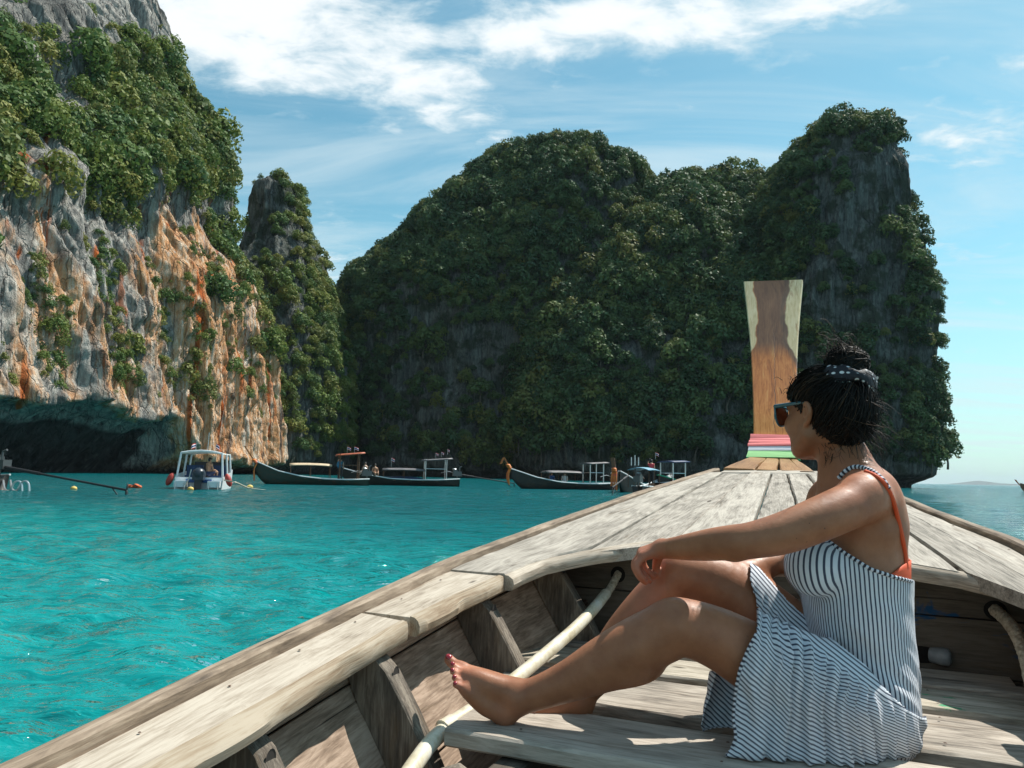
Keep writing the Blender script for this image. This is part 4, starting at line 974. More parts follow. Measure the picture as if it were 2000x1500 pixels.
# ================================================================== the seated woman
class Field:
    """signed-distance field on a grid, blended shapes, meshed with surface nets"""
    def __init__(s, lo, hi, h):
        s.h = h; s.lo = np.asarray(lo, float); n = np.ceil((np.asarray(hi)-s.lo)/h).astype(int)+1; s.n = n
        s.ax = [s.lo[k]+h*np.arange(n[k]) for k in range(3)]; s.D = np.full(n, .08, np.float32)
    def block(s, lo, hi, pad):
        i0 = np.clip(np.floor((np.asarray(lo)-pad-s.lo)/s.h).astype(int), 0, s.n-1); i1 = np.clip(np.ceil((np.asarray(hi)+pad-s.lo)/s.h).astype(int)+1, 1, s.n)
        sl = tuple(slice(a, b) for a, b in zip(i0, i1))
        g = np.stack(np.meshgrid(*[s.ax[k][sl[k]] for k in range(3)], indexing='ij'), -1).astype(np.float32); return sl, g
    def merge(s, sl, d, k, sub=False):
        a = s.D[sl]; d = d.astype(np.float32)
        if sub: d = -d; s.D[sl] = np.maximum(a, d)+k*.25*np.clip(1-np.abs(a-d)/k, 0, 1)**2; return
        s.D[sl] = np.minimum(a, d)-k*.25*np.clip(1-np.abs(a-d)/k, 0, 1)**2
    def chain(s, pts, rad, k=.02, n=None, flat=None, sub=False):
        """tapered limb through points; flat=(axis, factor) squashes the section along an axis"""
        pts = np.asarray(pts, float); rad = np.asarray(rad, float); m = n or max(6, 5*len(pts))
        Q = spline(np.c_[pts, rad], m) if len(pts) > 2 else np.c_[pts, rad][0]+np.linspace(0, 1, m)[:, None]*(np.c_[pts, rad][1]-np.c_[pts, rad][0])
        P, R = Q[:, :3], Q[:, 3]; sl, g = s.block(P.min(0)-R.max(), P.max(0)+R.max(), k+.012)
        d = np.full(g.shape[:3], 9, np.float32); g0 = g[0, 0, 0]
        fa = None
        if flat is not None: fa = np.asarray(flat[0], float); fa /= np.linalg.norm(fa); ff = flat[1]
        for i in range(m-1):
            a, b, r0, r1 = P[i], P[i+1], R[i], R[i+1]; ab = (b-a).astype(np.float32)
            pad = max(r0, r1)+k+.012
            j0 = np.maximum(np.floor((np.minimum(a, b)-pad-g0)/s.h).astype(int), 0); j1 = np.maximum(np.ceil((np.maximum(a, b)+pad-g0)/s.h).astype(int)+1, 1)
            ss = tuple(slice(x, y) for x, y in zip(j0, j1)); q = g[ss]-a.astype(np.float32)
            if q.size == 0: continue
            t = np.clip((q@ab)/(ab@ab+1e-12), 0, 1); v = q-t[..., None]*ab
            if fa is not None: c = v@fa.astype(np.float32); l2 = (v*v).sum(-1)+c*c*(1/ff**2-1)
            else: l2 = (v*v).sum(-1)
            d[ss] = np.minimum(d[ss], np.sqrt(np.maximum(l2, 0))-(r0+(r1-r0)*t))
        s.merge(sl, d, k, sub); return s
    def ell(s, c, r, k=.02, M=None, sub=False):
        c = np.asarray(c, float); r = np.asarray(r, float); R = r.max(); sl, g = s.block(c-R, c+R, k+.012); q = g-c.astype(np.float32)
        if M is not None: q = q@np.asarray(M, np.float32).T       # rows of M are the ellipsoid's axes
        k0 = np.sqrt(((q/r.astype(np.float32))**2).sum(-1)); k1 = np.sqrt(((q/(r**2).astype(np.float32))**2).sum(-1))+1e-6
        s.merge(sl, k0*(k0-1)/k1, k, sub); return s
    def mesh(s):
        D = s.D; ins = D < 0; n = np.array(D.shape); cid = lambda i, j, k: (i*(n[1]-1)+j)*(n[2]-1)+k
        cells = []; pos = []; quads = []
        for ax in range(3):
            a = [slice(None)]*3; b = [slice(None)]*3; a[ax] = slice(0, -1); b[ax] = slice(1, None); a, b = tuple(a), tuple(b)
            I = np.argwhere(ins[a] != ins[b]); o = [k for k in range(3) if k != ax]
            I = I[(I[:, o[0]] > 0) & (I[:, o[0]] < n[o[0]]-1) & (I[:, o[1]] > 0) & (I[:, o[1]] < n[o[1]]-1)]
            J = I.copy(); J[:, ax] += 1; d0 = D[tuple(I.T)]; d1 = D[tuple(J.T)]; t = d0/(d0-d1); p = I.astype(float); p[:, ax] += t
            c4 = []
            for (da, db) in ((0, 0), (-1, 0), (-1, -1), (0, -1)):
                K = I.copy(); K[:, o[0]] += da; K[:, o[1]] += db; c = cid(K[:, 0], K[:, 1], K[:, 2]); c4.append(c); cells.append(c); pos.append(p)
            q = np.stack(c4, 1); fl = (d0 < 0) ^ (ax == 1); q[~fl] = q[~fl][:, ::-1]; quads.append(q)
        cells = np.concatenate(cells); pos = np.concatenate(pos); quads = np.concatenate(quads)
        u, inv = np.unique(cells, return_inverse=True); cnt = np.bincount(inv)
        V = np.stack([np.bincount(inv, pos[:, k])/cnt for k in range(3)], 1)*s.h+s.lo
        return V, np.searchsorted(u, quads)
def smooth_mesh(V, Q, it=4, lam=.5):
    n = len(V); e = np.concatenate([Q[:, [0, 1]], Q[:, [1, 2]], Q[:, [2, 3]], Q[:, [3, 0]]]); 
    cnt = np.bincount(e[:, 0], minlength=n)+np.bincount(e[:, 1], minlength=n)
    for k in range(it):
        S = np.stack([np.bincount(e[:, 0], V[e[:, 1], c], n)+np.bincount(e[:, 1], V[e[:, 0], c], n) for c in range(3)], 1)/np.maximum(cnt, 1)[:, None]
        V = V+(lam if k % 2 == 0 else -lam*.95)*(S-V)
    return V
def vnorm(V, Q):
    fn = np.cross(V[Q[:, 2]]-V[Q[:, 0]], V[Q[:, 3]]-V[Q[:, 1]]); N = np.zeros_like(V)
    for k in range(4):
        for c in range(3): N[:, c] += np.bincount(Q[:, k], fn[:, c], len(V))
    return N/(np.linalg.norm(N, axis=1)[:, None]+1e-12)
def proj(P):
    q = np.asarray(P)-CAMP; z = q@_fw; return 1000+F*(q@_R)/z, 750-F*(q@_UP)/z
def keep_faces(V, Q, mask):
    Q = Q[mask]; u, inv = np.unique(Q, return_inverse=True); return V[u], inv.reshape(-1, 4), u
def jt(L):
    """list of (px, py, depth, radius px) -> points and radii in metres"""
    L = np.array(L, float); P = np.array([PY(a, b, y) for a, b, y, r in L]); r = L[:, 3]; r = np.where(r > 26, r*.945, r); return P, r*L[:, 2]/F

WOMAN = empty('person', B(1.62, .25, ZF), 0, 'woman in striped sundress and sunglasses sitting barefoot on the boat floor, looking away', 'person')
def skin_fn(nt):
    p = nt.pos(); n = nt.noise(p, 18, 4, .6); f = nt.noise(p, 420, 2, .6); red = nt.attr('flush')
    c = nt.ramp(n, [(.3, (.28, .108, .052)), (.7, (.40, .170, .085))]); c = nt.mix(nt.math('MULTIPLY', red, .55), c, (.56, .20, .13))
    c = nt.mix(nt.rng(nt.noise(p, 130, 1, .5), .79, .81), c, (.12, .05, .03))
    return {'Base Color': c, 'Roughness': nt.rng(nt.noise(p, 60, 3), .3, .7, .40, .62, False), 'Normal': nt.bump(nt.math('ADD', nt.math('MULTIPLY', f, .5), nt.math('MULTIPLY', nt.noise(p, 110, 4, .6), 1.0)), .30, .0016), 'Subsurface Weight': .18, 'Subsurface Radius': (.012, .005, .003), 'Subsurface Scale': .6, 'Specular IOR Level': .42}
SKIN = material('tanned_skin', skin_fn, (.42, .22, .14), .45)
HS = .87
HC = PY(1613, 805, 1.68)                                  # head centre
HF = np.array([-.50, .865, -.03]); HF /= np.linalg.norm(HF); HL = np.cross([0, 0, 1.], HF); HL /= np.linalg.norm(HL); HZ = np.cross(HF, HL)
HM = np.array([HF, HL, HZ])
def hp(f, l, z): return HC+HS*(HF*f+HL*l+HZ*z)
TA, TB = PY(1694, 1410, 1.65), PY(1664, 1060, 1.655)        # torso axis
LAT = np.array([.16, .985, .0]); LAT /= np.linalg.norm(LAT)
LEGN = [(1668, 1392, 1.555, 84), (1580, 1345, 1.55, 80), (1480, 1290, 1.545, 68), (1400, 1246, 1.55, 60), (1335, 1226, 1.555, 56), (1290, 1240, 1.565, 57), (1235, 1268, 1.58, 57), (1180, 1297, 1.597, 52), (1120, 1326, 1.61, 41), (1060, 1350, 1.625, 33), (1018, 1363, 1.638, 31)]
LEGF = [(1670, 1372, 1.745, 82), (1580, 1285, 1.745, 76), (1480, 1195, 1.74, 68), (1395, 1140, 1.735, 59), (1335, 1128, 1.735, 50), (1300, 1155, 1.74, 48), (1262, 1200, 1.745, 50), (1220, 1250, 1.745, 47), (1180, 1302, 1.745, 38), (1145, 1346, 1.74, 29), (1130, 1366, 1.735, 28)]
ARMN = [(1700, 972, 1.54, 42), (1664, 986, 1.508, 46), (1600, 1014, 1.48, 45), (1530, 1041, 1.472, 42), (1470, 1055, 1.475, 37), (1432, 1059, 1.49, 35), (1395, 1063, 1.52, 33), (1350, 1068, 1.565, 26), (1312, 1071, 1.61, 20), (1292, 1072, 1.635, 18)]
ARMF = [(1618, 978, 1.80, 42), (1598, 1030, 1.83, 38), (1575, 1078, 1.84, 33), (1552, 1090, 1.83, 30), (1510, 1100, 1.79, 27), (1472, 1110, 1.755, 21), (1455, 1114, 1.745, 18)]
TORSO = [  # (px, py, depth, half front-back px, half side m, half height m)
    (1690, 1394, 1.65, 80, .160, .090), (1686, 1330, 1.65, 81, .150, .085), (1682, 1262, 1.65, 82, .128, .09), (1672, 1190, 1.65, 88, .130, .09), (1668, 1110, 1.655, 93, .136, .10), (1676, 1030, 1.66, 82, .138, .085), (1676, 975, 1.665, 55, .122, .05)]
def torso(fd, grow, k=.03):
    for px, py, y, fb, sd, hh in TORSO:
        c = PY(px, py, y); M = np.array([np.cross(LAT, [0, 0, 1.]), LAT, [0, 0, 1.]])
        fd.ell(c, (fb*y/F+grow, sd+grow, hh+grow), k, M)
    for px, y in ((1588, 1.565), (1578, 1.745)): fd.ell(PY(px, 1108, y), (.046+grow, .05+grow, .05+grow), .03)
def woman_body():
    fd = Field((-.20, 1.36, .575), (.88, 2.02, 1.42), .0036)
    torso(fd, 0)
    fd.ell(PY(1722, 985, 1.60), (.030, .055, .065), .04)                       # shoulder blade
    P, r = jt(LEGF); fd.chain(P, r, .02, 60)
    P, r = jt(LEGN); fd.chain(P, r, .012, 60)
    fd.ell(PY(1312, 1212, 1.55), (.036, .034, .034), .03); fd.ell(PY(1322, 1112, 1.733), (.034, .034, .034), .03)  # knee caps
    fd.ell(PY(1235, 1300, 1.592), (.060, .040, .034), .03)                      # near calf
    # near foot: heel, instep, ball, toes
    fd.chain(*jt([(1012, 1362, 1.64, 29), (997, 1380, 1.645, 26), (988, 1393, 1.648, 23)]), .014, 14)
    fd.chain(*jt([(1008, 1354, 1.642, 27), (970, 1347, 1.645, 29), (935, 1334, 1.648, 26), (914, 1324, 1.65, 19)]), .014, 20, flat=((.25, .9, .35), .85))
    fd.chain(*jt([(985, 1390, 1.648, 22), (950, 1378, 1.64, 19), (920, 1356, 1.632, 15), (908, 1346, 1.628, 12)]), .014, 18)
    fd.chain(*jt([(1000, 1345, 1.655, 20), (950, 1328, 1.668, 19), (912, 1312, 1.676, 14), (898, 1304, 1.68, 12)]), .012, 18)
    fd.ell(PY(1008, 1366, 1.622), (.012, .010, .012), .012)                     # ankle bone
    toes = [((905, 1306, 1.678), (888, 1298, 1.684), (877, 1288, 1.69), 10.5), ((908, 1313, 1.664), (893, 1306, 1.662), (884, 1299, 1.664), 6.8), ((908, 1324, 1.652), (894, 1317, 1.648), (884, 1311, 1.65), 6.6), ((908, 1335, 1.64), (896, 1329, 1.635), (888, 1324, 1.637), 6.5), ((909, 1346, 1.629), (898, 1341, 1.624), (890, 1337, 1.626), 6.8)]
    for a, b, c, r in toes: fd.chain(*jt([(*a, r+1.5), (*b, r), (*c, r*.92)]), .004, 12)
    # far foot under the near calf
    fd.chain(*jt([(1130, 1362, 1.735, 27), (1136, 1376, 1.733, 24)]), .012, 6)
    fd.chain(*jt([(1128, 1372, 1.733, 24), (1095, 1380, 1.73, 21), (1060, 1386, 1.725, 17), (1025, 1390, 1.72, 12), (1004, 1391, 1.72, 9)]), .014, 22)
    # arms
    P, r = jt(ARMN); fd.chain(P, r, .025, 50)
    fd.ell(PY(1686, 962, 1.525), (.040, .040, .036), .03)
    fd.ell(PY(1436, 1083, 1.487), (.013, .011, .010), .018)
    P, r = jt(ARMF); fd.chain(P, r, .03, 40)
    # near hand draped over the far knee
    for q in ((1256, 1086, 1.632), (1254, 1083, 1.650), (1253, 1080, 1.668), (1255, 1077, 1.686)):
        fd.chain(*jt([(1294, 1071, 1.636+.45*(q[2]-1.636), 15), (*q, 9.5)]), .010, 8)
    fing = [[(1256, 1087, 1.632, 8.5), (1243, 1103, 1.628, 7.6), (1247, 1120, 1.628, 6.8), (1256, 1131, 1.632, 5.8)],
            [(1254, 1084, 1.650, 8.8), (1240, 1102, 1.650, 8.0), (1249, 1125, 1.648, 7.2), (1261, 1137, 1.652, 6.0)],
            [(1253, 1081, 1.668, 8.8), (1246, 1103, 1.672, 8.0), (1259, 1126, 1.672, 7.2), (1269, 1134, 1.676, 6.0)],
            [(1255, 1078, 1.686, 8.6), (1255, 1102, 1.694, 7.8), (1268, 1120, 1.694, 7.0), (1276, 1126, 1.698, 6.0)]]
    for f in fing: fd.chain(*jt(f), .0035, 16)
    fd.chain(*jt([(1288, 1078, 1.675, 11), (1284, 1094, 1.695, 9), (1281, 1110, 1.705, 7.5), (1282, 1120, 1.707, 6)]), .006, 14)
    # far hand on the far thigh
    for k in range(4): fd.chain(*jt([(1462, 1112, 1.748, 14), (1440, 1112+3*k, 1.735-.016*k+.02, 9), (1428, 1122+3*k, 1.728-.014*k+.015, 7), (1424, 1134+2*k, 1.722-.014*k+.015, 6)]), .005, 14)
    # neck and head
    fd.chain([PY(1660, 955, 1.665), PY(1652, 905, 1.67), PY(1640, 860, 1.675), hp(-.02, 0, -.05)], np.array([60, 43, 39, 41])*1.67/F, .03, 24)
    fd.chain([PY(1690, 945, 1.58), PY(1660, 912, 1.65)], [.030, .036], .04, 8); fd.chain([PY(1630, 950, 1.76), PY(1645, 905, 1.68)], [.030, .034], .04, 8)
    fd.ell(hp(-.010, 0, .012), np.array((.086, .073, .074))*HS, .02, HM)
    fd.ell(hp(.040, 0, -.040), np.array((.058, .060, .066))*HS, .03, HM)
    fd.chain([hp(.015, .058, -.060), hp(.050, .042, -.088), hp(.078, .0, -.098), hp(.050, -.042, -.088), hp(.015, -.058, -.060)], np.array([.018, .018, .017, .018, .018])*HS, .025, 24)
    fd.ell(hp(.070, .036, -.030), np.array((.020, .022, .020))*HS, .02, HM); fd.ell(hp(.070, -.036, -.030), np.array((.020, .022, .020))*HS, .02, HM)
    fd.ell(hp(.082, 0, -.068), np.array((.016, .024, .012))*HS, .015, HM)                          # mouth
    fd.chain([hp(.086, 0, .012), hp(.108, 0, -.030), hp(.096, 0, -.040)], np.array([.009, .012, .009])*HS, .012, 12)
    fd.ell(hp(.075, 0, .020), np.array((.016, .052, .012))*HS, .018, HM)
    for sgn in (1, -1):                                                             # ears
        fd.chain([hp(.004, sgn*.074, .014), hp(-.010, sgn*.083, .016), hp(-.020, sgn*.086, .000), hp(-.014, sgn*.082, -.022), hp(.002, sgn*.074, -.034)], np.array([.0065, .0065, .007, .0065, .0075])*HS, .006, 22)
        fd.ell(hp(-.004, sgn*.077, -.006), np.array((.012, .006, .018))*HS, .006, HM)
    V, Q = fd.mesh(); V = smooth_mesh(V, Q, 4, .5)
    px, py = proj(V)
    fl = np.exp(-((px-1250)**2+(py-1110)**2)/60**2)*(px < 1300)+.9*np.exp(-((px-885)**2+(py-1320)**2)/35**2)+.5*np.exp(-((px-1690)**2+(py-945)**2)/60**2)+.4*np.exp(-((px-990)**2+(py-1405)**2)/30**2)
    obj('body', V, Q, SKIN, WOMAN, True, {'flush': fl})
    NAIL = material('red_nail_polish', None, (.30, .012, .018), .18, Coat_Weight=.6)
    for k, (a, b, c, r) in enumerate(toes):
        A, Bp = PY(*b), PY(*c); d = (Bp-A)/np.linalg.norm(Bp-A); rr = r*c[2]/F
        up = np.cross(d, [.2, 1, .2]); up = up if up[2] > 0 else -up; up /= np.linalg.norm(up); tow = CAMP-Bp; tow /= np.linalg.norm(tow); nrm = up*.62+tow*.78; nrm -= d*(nrm@d); nrm /= np.linalg.norm(nrm); sd = np.cross(d, nrm)
        c0 = Bp+nrm*rr*.62+d*rr*.10; M = np.array([d, sd, nrm]).T
        mb = MB(); mb.ball((0, 0, 0), (rr*.72, rr*.62, rr*.42), 12, 8); V2 = mb.V[0]@M.T+c0
        obj('toenail', V2, mb.F, NAIL, WOMAN)
woman_body()
# -------------------------------------------------------------- dress
from mathutils.bvhtree import BVHTree
def body_tree():
    o = [c for c in WOMAN.children if c.name.startswith('body')][0]; off = Vector(WOMAN.location)
    return BVHTree.FromPolygons([v.co+off for v in o.data.vertices], [tuple(p.vertices) for p in o.data.polygons])
BT = body_tree()
def on_body(px, py, Y, lift=.003):
    d = Vector(ray(px, py)).normalized(); loc, nrm, i, t = BT.ray_cast(Vector(CAMP), d)
    if loc is None or abs(loc.y-Y) > .2:
        p = Vector(PY(px, py, Y)); loc, nrm, i, t = BT.find_nearest(p)
    return np.array(loc+nrm*lift)
def cloth_fn(nt):
    s = nt.attr('stripe'); ins = nt.attr('inside'); p = nt.pos()
    w = nt.math('MULTIPLY', nt.math('SUBTRACT', nt.noise(p, 45, 3), .5), .10)
    fr = nt.math('FRACT', nt.math('ADD', s, w))
    ln = nt.rng(nt.math('ABSOLUTE', nt.math('SUBTRACT', fr, .5)), .215, .14)
    white = nt.mix(nt.noise(p, 60, 3), (.62, .67, .74), (.76, .78, .82))
    c = nt.mix(ln, white, (.055, .065, .10))
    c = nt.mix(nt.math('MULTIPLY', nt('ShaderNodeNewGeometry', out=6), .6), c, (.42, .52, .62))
    h = nt.math('ADD', nt.math('MULTIPLY', nt.noise(nt.vmath('MULTIPLY', p, (60, 60, 22)), 1.0, 4, .55, .5), 1.0), nt.math('MULTIPLY', nt.noise(p, 900, 2), .08))
    return {'Base Color': c, 'Roughness': .85, 'Sheen Weight': .15, 'Specular IOR Level': .2, 'Normal': nt.bump(h, .40, .005)}
CLOTH = material('striped_jersey', cloth_fn, (.6, .65, .7), .85)
PER = .0098
def interp_px(px, pts): pts = np.array(pts, float); return np.interp(px, pts[:, 0], pts[:, 1])
SEAM = [(1340, 1010), (1380, 1048), (1470, 1134), (1500, 1168), (1540, 1215), (1600, 1268), (1680, 1330), (1730, 1368), (1800, 1405)]
def dress():
    # bodice
    fd = Field((.42, 1.40, .60), (.88, 1.92, 1.20), .0038); torso(fd, .0065, .035)
    V, Q = fd.mesh(); V = smooth_mesh(V, Q, 6, .5); N = vnorm(V, Q)
    ax = (TB-TA)/np.linalg.norm(TB-TA); q = V-TA; t = q@ax; rad = q-t[:, None]*ax
    e1 = np.cross(LAT, ax); e1 /= np.linalg.norm(e1); ang = np.arctan2(rad@LAT, rad@e1)
    px, py = proj(V)
    # soft drag wrinkles at the waist
    wr = fbm(np.stack([ang*2.2+t*9, t*26+ang*3, t*0], -1), 3, 5); amt = sstep(.30, .05, t)*.006+.0012
    V = V+N*(wr*amt)[:, None]
    fc = V[Q].mean(1); fx, fy = proj(fc)
    hem = np.interp(fx, [1500, 1545, 1612, 1650, 1700, 1745, 1785], [1075, 1072, 1050, 1078, 1109, 1124, 1134])
    back = fc[:, 1] > 1.66
    hem = np.where(back, np.interp(fx, [1540, 1600, 1700, 1785], [1050, 1050, 1105, 1134]), hem)
    seam = interp_px(fx, SEAM)+26
    BV_, BQ_ = V.copy(), Q.copy()
    V2, Q2, u = keep_faces(V, Q, (fy > hem))
    st = (ang*.170/PER)[u]
    o = obj('dress_bodice', V2, Q2, CLOTH, WOMAN, True, {'stripe': st, 'inside': np.zeros(len(V2))})
    # skirt: cloth over the thighs and hanging to the floor
    fd = Field((.24, 1.36, .60), (.90, 1.94, 1.08), .0038); g = .011
    P, r = jt([(a, b, c, d) for a, b, c, d in LEGN[:5]]); fd.chain(P, r+g, .03, 30)
    P, r = jt([(a, b, c, d) for a, b, c, d in LEGF[:5]]); fd.chain(P, r+g, .03, 30)
    for px_, py_, y, fb, sd, hh in TORSO[:3]:
        fd.ell(PY(px_, py_, y), (fb*y/F+g-.001, sd+g, hh+.012), .04, np.array([np.cross(LAT, [0, 0, 1.]), LAT, [0, 0, 1.]]))
    for (a, b, c, d, w0, w1) in ((1470, 1270, 1462, 1440, 58, 42), (1530, 1310, 1530, 1452, 66, 44), (1590, 1340, 1590, 1455, 74, 46), (1640, 1370, 1640, 1450, 80, 50)):
        fd.chain([PY(a, b, 1.535), PY(c, (b+d)/2, 1.515), PY(c-4, d, 1.50)], np.array([w0, (w0+w1)/2*.92, w1])*1.5/F, .05, 14)
    for (a, b, c, d, w) in ((1420, 1320, 1402, 1425, 30), (1445, 1290, 1430, 1430, 34)):
        fd.chain([PY(a, b, 1.63), PY(c, d, 1.60)], np.array([w, w])*1.6/F, .03, 10)
    # spread hem on the boards
    for (a, b) in ((1410, 1458), (1470, 1464), (1540, 1470), (1600, 1476), (1640, 1470)):
        fd.ell(PY(a, b, 1.53), (.055, .06, .014), .03)
    V, Q = fd.mesh(); V = smooth_mesh(V, Q, 8, .5); N = vnorm(V, Q)
    px, py = proj(V)
    # distance below the seam and gathered folds
    sx = interp_px(px, SEAM); dn = (py-sx)
    along = (px-1480)*.8+(sx-1150)*.6
    fan = along-.18*np.clip(dn, 0, 200)*(along-150)/200
    warp = 16*fbm(np.stack([px*.012, py*.010, px*0], -1), 3, 9)
    f1 = np.sin((fan+warp)*2*np.pi/27.)+.5*np.sin((fan*1.7+warp*2+40)*2*np.pi/27.)
    amp = .0060*sstep(-10, 25, dn)*np.interp(px, [1440, 1500, 1560, 1700, 1760], [.25, .55, 1.2, 1.2, .5])*(1-.35*sstep(120, 260, dn))
    f2 = fbm(np.stack([px*.020+py*.01, py*.012, px*0], -1), 3, 19)
    f3 = np.sin((fan*.42+warp*.8)*2*np.pi/27.)
    V = V+N*(f1*amp+f2*.0045*sstep(20, 90, dn)+f3*.0075*sstep(60, 230, dn)*sstep(1410, 1480, px))[:, None]
    V[:, 2] = np.maximum(V[:, 2], ZF+.003)
    fc = V[Q].mean(1); fx, fy = proj(fc); yy = fc[:, 1]
    seam = interp_px(fx, SEAM)
    near = yy < 1.605
    hemn = np.interp(fy, [1180, 1232, 1270, 1310, 1360, 1405, 1440, 1465, 1500], [1482, 1478, 1458, 1442, 1433, 1430, 1436, 1425, 1400])
    hemf = np.interp(fy, [1090, 1130, 1185, 1235, 1300, 1330, 1400, 1440, 1480], [1455, 1466, 1480, 1476, 1400, 1366, 1362, 1378, 1385])
    keep = (fx > np.where(near, hemn, hemf)) & (fy > seam-np.interp(fx, [1690, 1770], [40, 4]))
    keep &= ~((yy > 1.60) & (fy < 1300) & (fx < 1466))
    V2, Q2, u = keep_faces(V, Q, keep)
    hgt = np.clip(1490-interp_px(px, SEAM), 60, 400)
    lin_ = (dn/hgt)
    s_ = np.where(dn > 0, .62*dn+.38*lin_*300, dn)*1.52/F
    o = obj('dress_skirt', V2, Q2, CLOTH, WOMAN, True, {'stripe': (s_/PER)[u], 'inside': np.zeros(len(V2))})
    sm = o.modifiers.new('thick', 'SOLIDIFY'); sm.thickness = .0016; sm.offset = -1
    # rolled hem along the bodice top and the shoulder strap
    def surf(VV, QQ, pxs, lift=.001):
        bt = BVHTree.FromPolygons([Vector(v) for v in VV], [tuple(int(i) for i in q_) for q_ in QQ]); out = []
        for x, y in pxs:
            loc, nrm, i, t = bt.ray_cast(Vector(CAMP), Vector(ray(x, y)).normalized())
            if loc is not None: out.append(np.array(loc)-_fw*lift)
        return np.array(out)
    mb = MB(); hx = np.linspace(1606, 1783, 60)
    pts = surf(BV_, BQ_, [(x, np.interp(x, [1500, 1545, 1612, 1650, 1700, 1745, 1785], [1075, 1072, 1050, 1078, 1109, 1124, 1134])+2.5) for x in hx])
    hemL = surf(V, Q, [(np.interp(y, [1180, 1232, 1270, 1310, 1360, 1405, 1440, 1465, 1500], [1482, 1478, 1458, 1442, 1433, 1430, 1436, 1425, 1400])+2, y) for y in np.linspace(1236, 1462, 60)])
    STR = material('strap_cloth', lambda nt: {'Base Color': nt.mix(nt.rng(nt.math('FRACT', nt.math('MULTIPLY', nt.sep(nt.attr('gc', 1))[0], 105.)), .45, .55), (.68, .70, .76), (.03, .03, .045))}, (.5, .5, .5), .8)
    mb.tube(pts[::2], .0036, 8); mb.build('bodice_hem', STR, WOMAN)
    kk = np.ones(5)/5; hemL = np.stack([np.convolve(np.pad(hemL[:, c], 2, mode='edge'), kk, 'valid') for c in range(3)], 1)
    mb = MB(); mb.tube(hemL[::2], .0030, 6); mb.build('skirt_hem', STR, WOMAN)
    mb = MB(); mb.tube(spline([on_body(x, y, 1.6, .002) for x, y in ((1640, 934), (1652, 922), (1668, 914), (1688, 916), (1706, 924), (1722, 938), (1734, 956))], 40), .0050, 8); mb.build('dress_strap', STR, WOMAN)
    ORG = material('orange_bikini', lambda nt: {'Normal': nt.bump(nt.noise(nt.pos(), 300, 2), .2, .001)}, (.72, .09, .02), .6)
    mb = MB(); mb.tube(spline([on_body(x, y, 1.6, .0015) for x, y in ((1690, 922), (1712, 932), (1728, 948), (1742, 975), (1752, 1010), (1761, 1050), (1766, 1080), (1769, 1110))], 44), .0044, 8); mb.build('bikini_strap', ORG, WOMAN)
    # band of the bikini at the back, lying on the ribs
    V = []; n = 14
    for i in range(n):
        x = 1738+(1782-1738)*i/(n-1)
        for j, yy in enumerate(np.linspace(np.interp(x, [1738, 1760, 1782], [1122, 1104, 1090]), 1150, 6)): V.append(on_body(x, yy, 1.62, .0045))
    o = obj('bikini_band', np.array(V), grid_faces(n, 6), ORG, WOMAN); o.modifiers.new('t', 'SOLIDIFY').thickness = .002
dress()
